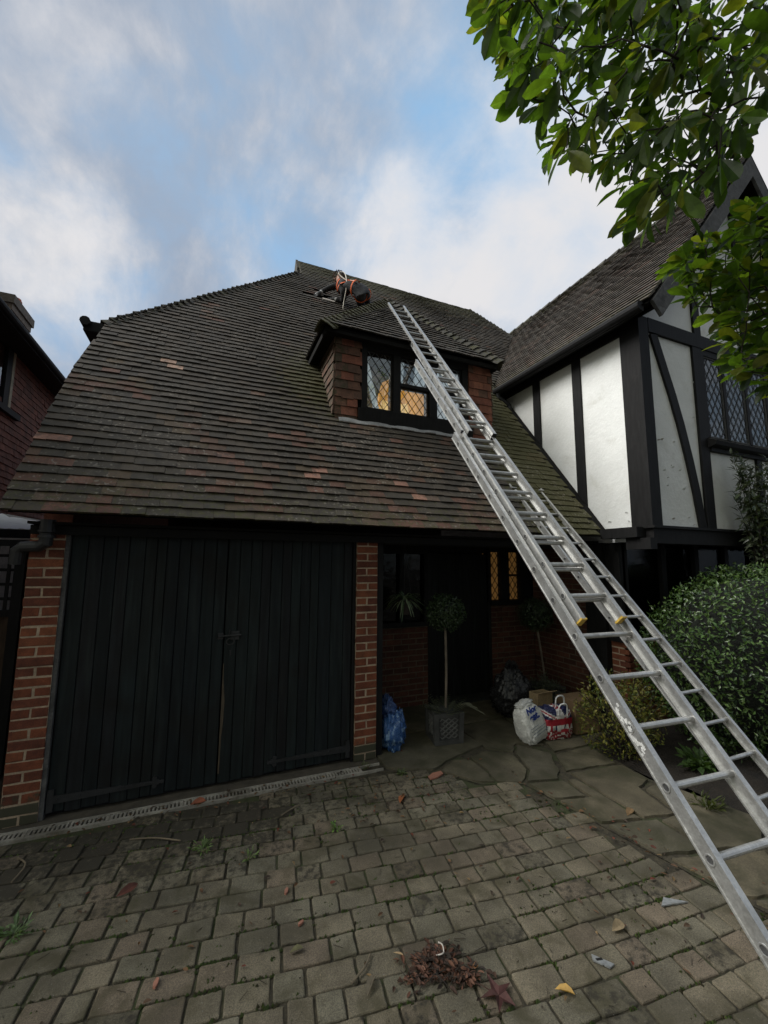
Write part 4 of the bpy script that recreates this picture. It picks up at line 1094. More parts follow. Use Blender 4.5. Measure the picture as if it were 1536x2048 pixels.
def pick_body(c):
    best = min(JP, key=lambda n: (JP[n] - c).length)
    if best in ('haL', 'haR', 'wrL', 'wrR'):
        for h_, w_ in (('haL', 'wrL'), ('haR', 'wrR')):
            t = (c - JP[w_]).dot((JP[h_] - JP[w_]).normalized())
            if (c - JP[w_]).length < .16: return 3 if t > .012 else (4 if t > -.02 else 0)
    if best == 'jaw': return 2 if (c - JP['jaw']).dot(Vector((-.8, .1, -.55))) > .02 else 5
    if best == 'crown': return 5
    if best in ('pelvis', 'hipN', 'hipF', 'knN', 'knF'): return 1
    if best in ('anN', 'anF'): return 1
    if best in ('toN', 'toF'): return 6
    return 0
person = skin_mesh('person', vv, ed, rr, [JACKET, TROUSER, SKIN, GLOVE, CUFF, HAIR, BOOT], pick_body,
                   label='person in dark workwear and orange harness kneeling on the roof beside the dormer', category='person')
hd = MB()   # hair cap, ears, nose
hc = (JP['jaw'] + JP['crown']) / 2; hx = (JP['crown'] - JP['jaw']).normalized()
for i in range(420):
    d_ = rdir()
    if d_.dot(hx) < -.1: continue
    p = JP['crown'] - hx * .02 + Vector((d_.x * .088, d_.y * .088, d_.z * .098)); hd.leaf(p, (d_ - hx * .8 + rdir() * .4), d_, .05, .012, 0, jit(random.choice(((.16, .11, .08), (.30, .26, .22), (.11, .075, .055))), .2))
hd.build('hair', LEAFS if False else leafmat('hair_strand', 0, .6), person)
fc = MB()
fwd = (Vector((-.8, .1, -.55)) - hx * Vector((-.8, .1, -.55)).dot(hx)).normalized(); sdv = fwd.cross(hx).normalized()
fc.prism([hc + fwd * .082 + sdv * .012 - hx * .012, hc + fwd * .082 - sdv * .012 - hx * .012, hc + fwd * .080 + hx * .03], fwd * .02)
for sg in (1, -1):
    e = hc + sdv * sg * .086 - hx * .005
    fc.tube([e + fwd * .012 * math.cos(a) + hx * .02 * math.sin(a) for a in [k * .7 for k in range(9)]], .007, 6)
fc.build('face', SKIN, person)
ha = MB()
def strap(center, nrm, ra, rb, ax, w=.014, a0=0, a1=6.2832, n_=28):
    nrm = Vector(nrm).normalized(); a_ = (Vector(ax) - nrm * nrm.dot(Vector(ax))).normalized(); b_ = nrm.cross(a_)
    prev = None
    for i in range(n_ + 1):
        t = a0 + (a1 - a0) * i / n_; p = center + a_ * ra * math.cos(t) + b_ * rb * math.sin(t)
        o = (a_ * math.cos(t) / ra + b_ * math.sin(t) / rb).normalized() * .006
        cur = (p - nrm * w + o, p + nrm * w + o, p + nrm * w - o * .4, p - nrm * w - o * .4)
        if prev:
            for q in range(4): ha.face([prev[q], cur[q], cur[(q + 1) % 4], prev[(q + 1) % 4]])
        prev = cur
strap((JP['hipN'] * .75 + JP['knN'] * .25), JP['hipN'] - JP['knN'] + Vector((.05, 0, 0)), .120, .120, (1, 0, 0))
strap((JP['hipF'] * .75 + JP['knF'] * .25), JP['hipF'] - JP['knF'] + Vector((.05, 0, 0)), .120, .120, (1, 0, 0))
strap((JP['waist'] * .6 + JP['pelvis'] * .4), JP['pelvis'] - JP['waist'], .142, .128, NR)
strap((JP['shL'] * .5 + JP['upper'] * .5) + Vector((.02, 0, 0)), JP['shL'] - JP['upper'], .125, .125, NR, w=.014)
strap((JP['shR'] * .5 + JP['upper'] * .5) + Vector((.02, 0, 0)), JP['shR'] - JP['upper'], .125, .125, NR, w=.014)
for q in (-.06, .06):
    a_, b_ = JP['upper'] + NR * .118 + UPR * q, JP['waist'] + NR * .125 + UPR * -q * .6
    ha.bar(a_, b_, .03, .008, NR)
ha.build('harness', ORANGE, person, label='orange webbing safety harness')
rp = MB()
rpts = [JP['waist'] + NR * .13, JP['upper'] + NR * .13 + Vector((.02, 0, 0)), JP['neck'] + NR * .10 + Vector((-.07, .02, .08)), JP['neck'] + NR * .12 + Vector((.03, -.04, .05)), onr(2.07, 7.16, .40), onr(2.055, 7.06, .12), onr(2.05, 7.00, .03), onr(2.06, 6.95, .03), onr(2.04, 6.925, .03)]
def smooth(pts, k=6):
    out = []
    P = [pts[0]] + pts + [pts[-1]]
    for i in range(1, len(P) - 2):
        for j in range(k):
            t = j / k
            out.append(0.5 * ((2 * P[i]) + (-P[i - 1] + P[i + 1]) * t + (2 * P[i - 1] - 5 * P[i] + 4 * P[i + 1] - P[i + 2]) * t * t + (-P[i - 1] + 3 * P[i] - 3 * P[i + 1] + P[i + 2]) * t ** 3))
    out.append(pts[-1]); return out
rp.tube(smooth(rpts), .008, 6)
rp.build('safety_rope', surf('pale_rope', (.72, .68, .60), rough=.9, bump=.4, bscale=200), smooth=True, label='pale safety rope hanging from the roofer down the tiles', category='rope')
b = MB(); o = onr(1.70, 7.17, .035); b.obox(o, Vector((.22, -.05, -.04)), UPR * .06, NR * .012); b.build('loose_tile', surf('pale_tile', (.5, .46, .42), rough=.9), label='pale loose tile lying by the hands of the roofer', category='tile')

# ------------------------------------------------------------------ neighbour house
nb = thing('neighbour_house', 'neighbouring house with red tile-hung wall and brick chimney at the left edge', 'house', (-4.5, 9, 0))
NX_ = -3.07
b = MB()
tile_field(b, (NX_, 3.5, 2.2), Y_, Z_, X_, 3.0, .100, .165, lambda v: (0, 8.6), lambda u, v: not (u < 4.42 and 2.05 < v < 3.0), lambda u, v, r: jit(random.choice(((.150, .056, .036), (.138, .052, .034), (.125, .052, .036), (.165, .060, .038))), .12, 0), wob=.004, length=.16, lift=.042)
b.box(-9, NX_ - .005, 3.4, 12.1, 0, 5.2, 1, (.12, .05, .04, 0))
nbw = b.build('wall', [HANG, BRICK], nb)
b = MB()
b.prism([(NX_ + .36, 3.0, 5.22), (-6.4, 3.0, 8.6), (-9.8, 3.0, 5.2)], (0, 9.6, 0), 0, (.06, .04, .035, 0)); nr = b.build('roof', TILE, nb)
b = MB(); b.box(NX_ + .30, NX_ + .38, 3.0, 10.45, 5.13, 5.27); b.tube([(NX_ + .40, 3.0, 5.19), (NX_ + .40, 10.45, 5.21)], .05, 10); b.face([(NX_, 3.0, 5.16), (NX_ + .34, 3.0, 5.16), (NX_ + .34, 10.45, 5.16), (NX_, 10.45, 5.16)]); b.build('gutter', BLACKWOOD, nb)
b = MB()
b.box(NX_ - .01, NX_ + .05, 7.70, 7.93, 4.20, 5.16); b.box(NX_ - .01, NX_ + .10, 6.4, 8.2, 4.15, 4.24, 0); b.box(NX_ + .0, NX_ + .055, 7.86, 7.94, 4.24, 5.16, 1)
b.box(NX_ - .01, NX_ + .05, 6.4, 6.5, 4.2, 5.16)
nw = b.build('window', [BLACKWOOD, surf('cream_frame', (.30, .28, .2), rough=.7)], nb)
b = MB(); b.box(NX_ - .0, NX_ + .02, 6.5, 7.70, 4.24, 5.16); b.build('pane', GLASS, nw)
ch = MB()
CX0, CX1, CY0, CY1 = -5.7, -4.56, 11.42, 12.36
CU = .16
brick_wall(ch, (CX1, CY0, 6.2), Y_, X_, CY1 - CY0, 1.44, tone=((.17, .11, .075), (.15, .10, .07), (.19, .10, .07), (.21, .09, .065)), depth=.2)
brick_wall(ch, (CX0, CY0, 6.2), X_, -Y_, CX1 - CX0, 1.44, tone=((.17, .11, .075), (.15, .10, .07)), depth=.2)
ch.box(CX0 - .06, CX1 + .06, CY0 - .06, CY1 + .06, 7.45 + CU, 7.60 + CU, 0, (.14, .11, .085, 0)); ch.box(CX0 - .10, CX1 + .10, CY0 - .10, CY1 + .10, 7.60 + CU, 7.80 + CU, 0, (.12, .10, .08, 0)); ch.box(CX0 + .1, CX1 - .1, CY0 + .1, CY1 - .1, 5.0, 7.45, 0, (.1, .08, .06, 0))
ch.tube([(-4.80, 12.22, q) for q in (7.9, 8.20, 8.22, 8.28, 8.29, 8.33)], [.12, .11, .135, .135, .115, .115], 16, 2)
ch.build('chimney', [BRICK, MORTAR, surf('chimney_pot', (.42, .13, .09), rough=.8)], nb)

# ------------------------------------------------------------------ side passage: fence with trellis, lean-to roof
fe = thing('fence', 'dark timber side fence with open trellis top beside the left pier', 'fence', (-1.9, 5.05, 0))
b = MB()
x = -3.0
while x < -1.34:
    b.box(x, x + .095, 5.02 + rnd(-.004, .004), 5.04, 0, 1.42 + rnd(-.01, .01)); x += .10
b.build('board_panel', surf('fence_board', (.055, .035, .022), rough=.9, var=.4, stretch=(8, 8, 1), bump=.4), fe)
b = MB()
for xx in (-3.0, -2.2, -1.72): b.box(xx, xx + .08, 4.98, 5.06, 0, 2.12)
b.box(-3.0, -1.34, 4.99, 5.05, 1.40, 1.46); b.box(-3.0, -1.34, 4.99, 5.05, 2.06, 2.12); b.build('post', BLACKWOOD, fe)
b = MB()
x = -2.98
while x < -1.4: b.box(x, x + .028, 5.005, 5.015, 1.46, 2.06); x += .10
z = 1.55
while z < 2.05: b.box(-3.0, -1.36, 5.016, 5.026, z, z + .028); z += .135
b.build('trellis', BLACKWOOD, fe)
b = MB()
n_ = 60; prev = None
for i in range(n_ + 1):
    t = i / n_; x = -3.2 + 1.62 * t; zz = 2.315 + .016 * math.sin(i * 1.35)
    cur = (Vector((x, 4.45, zz - .01)), Vector((x, 7.5, zz + .07)))
    if prev:
        b.face([prev[0], cur[0], cur[1], prev[1]]); prev = prev
    prev = cur
SHEET = bpy.data.materials.new('translucent_sheet'); SHEET.use_nodes = True
_g = G(SHEET.node_tree); SHEET.node_tree.nodes.clear()
_o = _g.n('ShaderNodeOutputMaterial'); _t = _g.n('ShaderNodeBsdfTranslucent'); _d = _g.n('ShaderNodeBsdfDiffuse'); _m = _g.n('ShaderNodeMixShader')
_t.inputs[0].default_value = (.9, .92, .95, 1); _d.inputs[0].default_value = (.8, .8, .8, 1); _m.inputs[0].default_value = .8
_g.l(_t.outputs[0], _m.inputs[1]); _g.l(_d.outputs[0], _m.inputs[2]); _m.inputs[0].default_value = .25; _g.l(_m.outputs[0], _o.inputs[0])
lt = thing('lean_to_roof', 'white corrugated lean-to roof over the side passage', 'roof', (-2.3, 5, 2.2))
b.build('corrugated_sheet', SHEET, lt)
b = MB(); b.box(-3.2, -1.62, 7.4, 7.5, 2.24, 2.36); b.box(-1.7, -1.62, 7.4, 7.5, 0, 2.6); b.box(-3.2, -3.1, 4.46, 4.5, 0, 2.29); b.build('beam', BLACKWOOD, lt)
b = MB(); b.box(-3.05, -1.32, 8.0, 8.06, 0, 2.5); bw = b.build('side_wall', surf('pale_wall', (.55, .53, .50), rough=.9, var=.2), label='pale wall at the far end of the side passage', category='wall')

# ------------------------------------------------------------------ drain channel
dc = thing('drain_channel', 'pale slotted drain channel along the foot of the garage doors', 'drain', (.3, 3.88, 0))
b = MB()
ux = Vector((1, -.012, 0)).normalized(); uy = Vector((.012, 1, 0)); O_ = Vector((-2.1, 3.835, 0))
def bx(s0, s1, t0, t1, z0, z1, m=0): b.obox(O_ + ux * s0 + uy * t0 + Z_ * z0, ux * (s1 - s0), uy * (t1 - t0), Z_ * (z1 - z0), m)
TL = 3.70
bx(0, TL, 0, .012, -.03, .012); bx(0, TL, .108, .12, -.03, .012)
seg = 0.0
b.build('channel_edge', GRATE, dc)
b = MB(); s = 0.0
while s < TL - .5:
    bx(s + .002, s + .498, .014, .030, -.012, .010); bx(s + .002, s + .498, .090, .106, -.012, .010)
    k = s + .008
    while k < s + .49:
        sh = .012
        o = O_ + ux * k + uy * .030; b.obox(o + Z_ * -.008, ux * .0135, uy * .060 + ux * -sh * .0, Z_ * .017); k += .0275
    bx(s + .002, s + .012, .03, .09, -.012, .010); bx(s + .488, s + .498, .03, .09, -.012, .010)
    s += .5
b.build('grate', GRATE, dc)
b = MB(); bx(0, TL, .012, .108, -.04, -.028); b.build('trough', DARK, dc)
b = MB(); b.face([(-2.2, 3.955, -.004), (1.62, 3.95, -.004), (1.62, 4.12, -.004), (-2.2, 4.12, -.004)]); b.build('threshold', FLAG if False else surf('threshold_concrete', (.07, .06, .045), rough=.95, var=.3, bump=.7), kind='structure')

# ------------------------------------------------------------------ plants
def foliage(mb, n, place, size, cols, d_bias=(0, 0, .2), asp=.5, **kw):
    for i in range(n):
        q = place()
        if q is None: continue
        p, nrm = q
        d_ = (rdir() + Vector(d_bias) + nrm * .5).normalized()
        mb.leaf(p, d_, (nrm + rdir() * .6), size * rnd(.7, 1.3), size * asp * rnd(.7, 1.2), 0, jit(random.choice(cols), .3), prof=((.5, 1.0),), **kw)


def ell(c, r, lo=.86, hi=1.03, zmin=None, seed=0.0, amp=.12):
    c = Vector(c)
    def f():
        d_ = rdir(); k = rnd(lo, hi) * (1 + amp * noise.noise(d_ * 2.6 + Vector((seed, seed, seed))) + .5 * amp * noise.noise(d_ * 7 + Vector((seed, 0, 3))))
        p = c + Vector((d_.x * r[0], d_.y * r[1], d_.z * r[2])) * k
        if zmin is not None and p.z < zmin: return None
        return p, Vector((d_.x / r[0], d_.y / r[1], d_.z / r[2])).normalized()
    return f


def core(mb, c, r, k, seed, amp, m=0, cc=None, n_=22):
    c = Vector(c); vs = []
    for i in range(n_ + 1):
        for j in range(2 * n_):
            a, e = math.pi * j / n_, math.pi * (i / n_ - .5)
            d_ = Vector((math.cos(a) * math.cos(e), math.sin(a) * math.cos(e), math.sin(e)))
            q = k * (1 + amp * noise.noise(d_ * 2.6 + Vector((seed, seed, seed))))
            vs.append(c + Vector((d_.x * r[0], d_.y * r[1], d_.z * r[2])) * q)
    fs = [(i * 2 * n_ + j, i * 2 * n_ + (j + 1) % (2 * n_), (i + 1) * 2 * n_ + (j + 1) % (2 * n_), (i + 1) * 2 * n_ + j) for i in range(n_) for j in range(2 * n_)]
    mb.mesh(vs, fs, m, cc)


HC, HR = (6.0, 2.80, .86), (1.85, .80, 1.06)
bush = thing('hedge_bush', 'large dome-clipped dark green bush at the right in front of the wing', 'bush', (6.0, 2.95, 0))
b = MB()
HG = ((.056, .105, .027), (.072, .132, .035), (.032, .062, .018), (.105, .165, .048), (.022, .045, .015), (.082, .128, .042))
foliage(b, 19000, ell(HC, HR, .86, 1.02, .02, 4.0, .05), .046, HG, fold=.22, droop=.2)
foliage(b, 260, ell(HC, HR, 1.02, 1.06, .5, 4.0, .05), .055, ((.06, .11, .03), (.05, .10, .03)))
b.build('foliage', LEAFH, bush)
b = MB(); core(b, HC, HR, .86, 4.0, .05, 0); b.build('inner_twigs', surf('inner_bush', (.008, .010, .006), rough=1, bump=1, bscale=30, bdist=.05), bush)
b = MB()
for i in range(9): b.tube([(6 + rnd(-.3, .3), 2.95 + rnd(-.2, .2), 0), (6 + rnd(-.9, .9), 2.9 + rnd(-.4, .4), .6)], .018, 6)
b.build('stem', BARK, bush)
yl = MB(); yl.leaf((4.93, 2.20, 1.06), (-.8, -.1, -.2), (-.2, -.8, .6), .09, .045, 0, (.45, .42, .24)); yl.build('dead_leaf', DEADLEAF, label='pale fallen leaf caught on the clipped bush', category='leaf')

sh = thing('shrub', 'loose yellow-green shrub in the bed behind the ladders', 'shrub', (3.95, 3.12, 0))
b = MB()
SG = ((.115, .125, .024), (.09, .115, .024), (.15, .145, .03), (.06, .08, .02), (.20, .18, .035), (.10, .08, .025))
SHC = Vector((3.92, 3.12, .42))
def shp():
    d_ = rdir(); k = rnd(.25, 1) ** .6
    p = SHC + Vector((d_.x * .50, d_.y * .38, d_.z * .42)) * k
    if noise.noise(p * 7) < -.12: return None
    return (p, d_) if p.z > .04 else None
foliage(b, 4200, shp, .040, SG, fold=.15)
b.build('foliage', LEAFS, sh)
b = MB()
for i in range(46):
    d_ = rdir(); d_.z = abs(d_.z) * .9 + .1
    b.tube([(3.95 + rnd(-.06, .06), 3.12 + rnd(-.05, .05), -.02), SHC + Vector((d_.x * .22, d_.y * .18, -.1 + d_.z * .1)), SHC + Vector((d_.x * .48, d_.y * .36, d_.z * .42))], [.006, .004, .002], 5)
b.build('stem', TWIGM, sh)

cl = thing('climbing_plant', 'leggy wall shrub with narrow glossy leaves against the white gable', 'shrub', (6.7, 3.0, 0))
b = MB(); t_ = MB()
for i in range(54):
    x0 = 6.75 + rnd(-.3, .5); top = Vector((6.42 + rnd(-.42, .95), 2.98 + rnd(-.14, .1), rnd(1.9, 3.35)))
    if i < 4: top = Vector((6.12 + .1 * i, 2.98, 3.12 - .1 * i))
    base = Vector((x0, 2.95, .6)); mid = base.lerp(top, .6) + Vector((rnd(-.05, .15), 0, 0))
    P_ = smooth([base, mid, top], 8); t_.tube(P_, [.012 - .010 * k / (len(P_) - 1) for k in range(len(P_))], 5)
    for k in range(4, len(P_)):
        for q in range(7):
            d_ = (rdir() + Vector((-.5, -.3, .1))).normalized()
            b.leaf(P_[k] + rdir() * .02, d_, Vector((0, -.4, 1)) + rdir() * .4, rnd(.08, .14), rnd(.024, .040), 0, jit(random.choice(((.045, .062, .032), (.032, .046, .025), (.065, .078, .045))), .25), prof=((.5, 1.0),))
b.build('foliage', LEAFH, cl); t_.build('stem', TWIGM, cl)

# standard topiary trees
def topiary(label, base, pot, tz, ball, br_, tilt, seed):
    t = thing('potted_tree', label, 'potted tree', base)
    if pot:
        p0, p1, p3, h = pot
        p0, p1, p3 = Vector(p0), Vector(p1), Vector(p3); ex, ey = p1 - p0, p3 - p0; up = Z_ * h
        b = MB(); lat = MB(); exn, eyn = ex.normalized(), ey.normalized(); cen = p0 + ex / 2 + ey / 2
        sc = lambda p, k, z: cen + (p - cen) * k + Z_ * z
        cor = [p0, p1, p1 + ey, p3]
        th = .03
        b.hexa([sc(c, .90, .015) for c in cor] + [sc(c, .97, h) for c in cor])
        for k in range(4):
            a_, c_ = cor[k], cor[(k + 1) % 4]; nn = (c_ - a_).cross(Z_).normalized()
            for z in (.012, h - .05): b.bar(sc(a_, .985, z + .025), sc(c_, .985, z + .025), .022, .045, Z_)
            b.bar(sc(a_, .93, .02), sc(a_, 1.0, h), .05, .05, nn)
            A0, A1 = sc(a_, .92, .07), sc(c_, .92, .07); B0, B1 = sc(a_, .97, h - .055), sc(c_, .97, h - .055)
            pt = lambda u, v: (A0.lerp(A1, u)).lerp(B0.lerp(B1, u), v) + nn * .004
            for i in range(-4, 5):
                for s_ in (1, -1):
                    seg_ = []
                    for j in range(11):
                        v = j / 10; u = .5 + i * .25 + s_ * (v - .5) * 1.0
                        if .1 <= u <= .9: seg_.append(pt(u, v))
                    if len(seg_) > 1: lat.bar(seg_[0], seg_[-1], .010, .010, nn)
        pm = b.build('planter', surf('grey_planter', (.05, .05, .048), rough=.75, var=.3, bump=.4), t)
        lat.build('lattice', surf('planter_lattice', (.115, .115, .11), rough=.8, bump=.3), t)
        b = MB(); b.face([sc(c, .93, h - .03) for c in cor]); b.build('soil', SOIL, t)
    b = MB(); P_ = smooth([Vector(base) + Z_ * (pot[3] - .04 if pot else .1), Vector(base) * .5 + Vector(ball) * .5 + Vector((.012, 0, .05)), Vector(ball) - Z_ * .05]); b.tube(P_, .014, 8); b.build('trunk', surf('pale_bark', (.16, .13, .10), rough=.9, var=.3, bump=.5), t)
    b = MB(); foliage(b, 4600, ell(ball, (br_, br_, br_ * .94), .5, 1.05, None, seed, .16), .032, ((.036, .060, .026), (.046, .076, .032), (.024, .042, .018)), asp=.5)
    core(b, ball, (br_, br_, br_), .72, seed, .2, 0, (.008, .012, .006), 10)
    b.build('crown', LEAFH, t)
    return t
pt_ = topiary('topiary ball on a tall stem in a square lattice planter', (2.50, 4.16, 0), ((2.29, 4.015, 0), (2.585, 3.975, 0), (2.345, 4.30, 0), .33), 0, (2.53, 4.2, 1.36), .215, 0, 2.0)
b = MB()
for i in range(70):
    a = rnd(0, 6.283); r_ = rnd(.02, .12); p = Vector((2.46 + math.cos(a) * r_, 4.14 + math.sin(a) * r_, .30))
    d_ = Vector((math.cos(a), math.sin(a), rnd(.3, 1.3))).normalized(); L_ = rnd(.12, .22)
    for k in range(7):
        q = p + d_ * L_ * k / 6 - Z_ * .12 * L_ * (k / 6) ** 2
        for s_ in (1, -1): b.leaf(q, (d_ * .5 + d_.cross(Z_) * s_).normalized(), Z_, .045 * (1 - k / 9), .014, 0, jit((.085, .095, .065), .3), prof=((.5, 1),))
for q in ((.30, -.12, .04), (.26, -.05, .08), (.24, .02, .10)):
    P_ = smooth([Vector((2.55, 4.06, .32)), Vector((2.62, 4.02, .40)), Vector((2.50 + q[0], 4.05 + q[1], .28 + q[2]))], 7)
    for i, p in enumerate(P_[4:]):
        for s_ in (1, -1, .3): b.leaf(p, Vector((.9, -.2, -.3)) + Vector((0, s_, 0)), Z_, .06, .018, 0, jit((.18, .18, .13), .2), prof=((.5, 1),))
b.build('underplanting', LEAFS, pt_)
pt2 = topiary('shadowed standard tree with a bushy foot behind the rubbish bags', (4.40, 4.62, 0), ((4.25, 4.48, 0), (4.55, 4.46, 0), (4.27, 4.78, 0), .26), 0, (4.25, 4.62, 1.22), .23, 0, 8.0)
b = MB(); foliage(b, 700, ell((4.22, 4.45, .26), (.27, .2, .20), .2, 1.0, .02, 3, .2), .05, ((.06, .075, .055), (.08, .09, .065), (.09, .10, .075)), asp=.3); b.build('underplanting', LEAFS, pt2)

sp_ = thing('spider_plant', 'spider plant with arching pale leaves in a hanging pot right of the garage pier', 'plant', (2.12, 4.42, 1.40))
SX, SY, SZ = 2.12, 4.42, 1.50
b = MB()
for i in range(110):
    a = rnd(0, 6.283); L_ = rnd(.16, .30); up = rnd(-.15, 1.3); p = Vector((SX + .02 * math.cos(a), SY + .02 * math.sin(a), SZ))
    d_ = Vector((math.cos(a), math.sin(a) * .7 - .15, up)).normalized(); prev = None; s_ = d_.cross(Z_).normalized(); cc = jit(random.choice(((.15, .20, .13), (.24, .29, .20), (.10, .15, .09))), .2)
    for k in range(8):
        t = k / 7; q = p + d_ * L_ * t - Z_ * L_ * .62 * t * t; w_ = .008 * (1 - t ** 3) + .001
        cur = (q - s_ * w_, q + s_ * w_)
        if prev: b.face([prev[0], cur[0], cur[1], prev[1]], 0, cc)
        prev = cur
b.build('leaves', LEAFS, sp_)
b = MB()
for k in range(3): a = k * 2.1; b.tube([(SX + .09 * math.cos(a), SY + .09 * math.sin(a), SZ), (SX, SY, 2.2)], .0025, 5)
b.build('hanging_wire', IRON, sp_)
b = MB(); b.tube([(SX, SY, SZ - .17), (SX, SY, SZ - .03), (SX, SY, SZ - .028), (SX, SY, SZ)], [.06, .085, .095, .095], 16); b.build('pot', surf('dark_pot', (.03, .022, .018), rough=.7), sp_)

# ------------------------------------------------------------------ bags and boxes in the porch
def blob(mb, c, r, p=2.5, n_=36, amp=.06, freq=3.0, seed=0.0, rot=None, flat=True, colf=None, m=0, crease=.0, taper=0.0):
    """soft-cornered bag body: superellipsoid pushed about by folds"""
    c = Vector(c); vs = []; uvs = []
    rot = rot or Matrix.Identity(3)
    se = lambda x, e: math.copysign(abs(x) ** e, x)
    for i in range(n_ + 1):
        for j in range(2 * n_):
            a, e = math.pi * j / n_, math.pi * (i / n_ - .5)
            x, y, z = se(math.cos(e), 2 / p) * se(math.cos(a), 2 / p), se(math.cos(e), 2 / p) * se(math.sin(a), 2 / p), se(math.sin(e), 2 / p)
            d_ = Vector((x, y, z)); k = 1 + amp * noise.noise(d_ * freq + Vector((seed, 1, 2))) + amp * .6 * noise.noise(d_ * freq * 2.7 + Vector((seed, 5, 2)))
            if crease: k -= crease * abs(noise.noise(Vector((x * 3 + seed, y * 3, z * 9)))) + crease * .7 * abs(noise.noise(Vector((x * 9 + seed, y * 9, z * 3))))
            tp = 1 - taper * max(0, z)
            q = rot @ Vector((x * r[0] * k * tp, y * r[1] * k * tp, z * r[2] * k))
            vs.append(c + q); uvs.append(d_)
    zf = min(v.z for v in vs)
    for i in range(n_):
        for j in range(2 * n_):
            f = (i * 2 * n_ + j, i * 2 * n_ + (j + 1) % (2 * n_), (i + 1) * 2 * n_ + (j + 1) % (2 * n_), (i + 1) * 2 * n_ + j)
            i0 = len(mb.v)
            cc = colf((uvs[f[0]] + uvs[f[2]]) / 2) if colf else None
            mb.f.append(tuple(q + 0 for q in f)); mb.m.append(m); mb.c.append(cc)
    base = len(mb.v)
    mb.f[-2 * n_ * n_:] = [tuple(q + base for q in f) for f in mb.f[-2 * n_ * n_:]]
    mb.v += [tuple(v) for v in vs]


def plastic(name, base, rough=.35, tint=False, var=.2):
    return surf(name, base, rough=rough, tint=tint, var=var, vscale=6, bump=.8, bscale=16, bdist=.02, spec=.5)
ZR = lambda a: Matrix.Rotation(R(a), 3, 'Z')
# blue bag
b = MB(); BLU = lambda d_: jit((.035, .10, .27) if noise.noise(d_ * 4) < .25 else (.16, .26, .42), .15)
blob(b, (1.83, 4.14, .19), (.12, .13, .20), 3, 34, .18, 2.5, 3.0, ZR(10), colf=BLU, crease=.22, taper=.25)
blob(b, (1.80, 4.20, .40), (.10, .12, .14), 2.4, 30, .25, 3, 6.0, ZR(20), colf=lambda d_: jit((.02, .05, .15), .2), crease=.35, taper=.5)
blob(b, (1.95, 4.20, .20), (.07, .10, .17), 2.6, 26, .22, 3, 9.0, ZR(-15), colf=BLU, crease=.25, taper=.4)
b.build('carrier_bag', plastic('blue_plastic', (.03, .09, .25), .3, True), smooth=True, label='crumpled blue plastic bag slumped against the garage pier', category='bag')
# black sack
b = MB()
blob(b, (3.66, 4.44, .29), (.29, .24, .31), 2.4, 40, .16, 2.4, 12.0, crease=.22, taper=.35)
for k in range(7):
    a = k * .9; p = Vector((3.66, 4.44, .54)); d_ = Vector((math.cos(a) * .5, math.sin(a) * .5, 1)).normalized()
    b.leaf(p, d_, (math.cos(a), math.sin(a), -.4), rnd(.10, .17), .12, 0, None, fold=.3, droop=.2)
b.build('rubbish_sack', plastic('black_plastic', (.022, .022, .024), .26), smooth=True, label='black rubbish sack with its top tied, beside the front door', category='bag')
# white sack with blue lettering
wrot = Matrix.Rotation(R(10), 3, 'Z') @ Matrix.Rotation(R(-14), 3, 'Y') @ Matrix.Rotation(R(-12), 3, 'X')
wc = Vector((3.34, 3.78, .185)); WSR = (.17, .12, .20)
ws = thing('plastic_sack', 'full white plastic sack with blue lettering on the porch flags', 'bag', (3.34, 3.78, 0))
b = MB(); blob(b, wc, WSR, 4.0, 46, .05, 2.5, 21.0, wrot, crease=.10, taper=.18, colf=lambda d_: (.62, .62, .59, 0) if d_.z < .0 or d_.x > -.9 else (.62, .62, .59, 0))
blob(b, wc + wrot @ Vector((.02, .01, .19)), (.12, .085, .045), 2.4, 24, .2, 3, 24, wrot, crease=.3, colf=lambda d_: (.58, .58, .56, 0))
b.build('sack_body', plastic('white_plastic', (.62, .62, .59), .4, True, .06), ws, smooth=True)


def lettering(txt, size, loc, rot, mat, parent, name='lettering', thick=.0015, bold=.004):
    cu_ = bpy.data.curves.new(name, 'FONT'); cu_.body = txt; cu_.size = size; cu_.extrude = thick; cu_.offset = bold; cu_.align_x = 'CENTER'
    o = bpy.data.objects.new(name + '_tmp', cu_); col.objects.link(o)
    dg = bpy.context.evaluated_depsgraph_get(); me = bpy.data.meshes.new_from_object(o.evaluated_get(dg)); me.name = name
    bpy.data.objects.remove(o); me.transform(Matrix.Translation(loc) @ rot.to_4x4()); me.materials.clear(); me.materials.append(mat)
    return link(name, me, parent)
INK = surf('blue_ink', (.02, .05, .26), rough=.5, bump=0)
frot = wrot @ Matrix.Rotation(R(90), 3, 'X')
lettering('eat.', .105, wc + wrot @ Vector((-.015, -.124, .055)), frot, INK, ws)
lettering('Nor', .09, wc + wrot @ Vector((-.02, -.116, .128)), frot, INK, ws)
b = MB()
for k, w_ in enumerate((.13, .24, .22, .25)):
    o = wc + wrot @ Vector((-.13, -.1235, -.01 - k * .028)); b.obox(o, wrot @ Vector((w_, 0, 0)), wrot @ Vector((0, 0, .006)), wrot @ Vector((0, -.001, 0)))
b.build('print_line', surf('grey_ink', (.20, .24, .27), rough=.6, bump=0), ws)
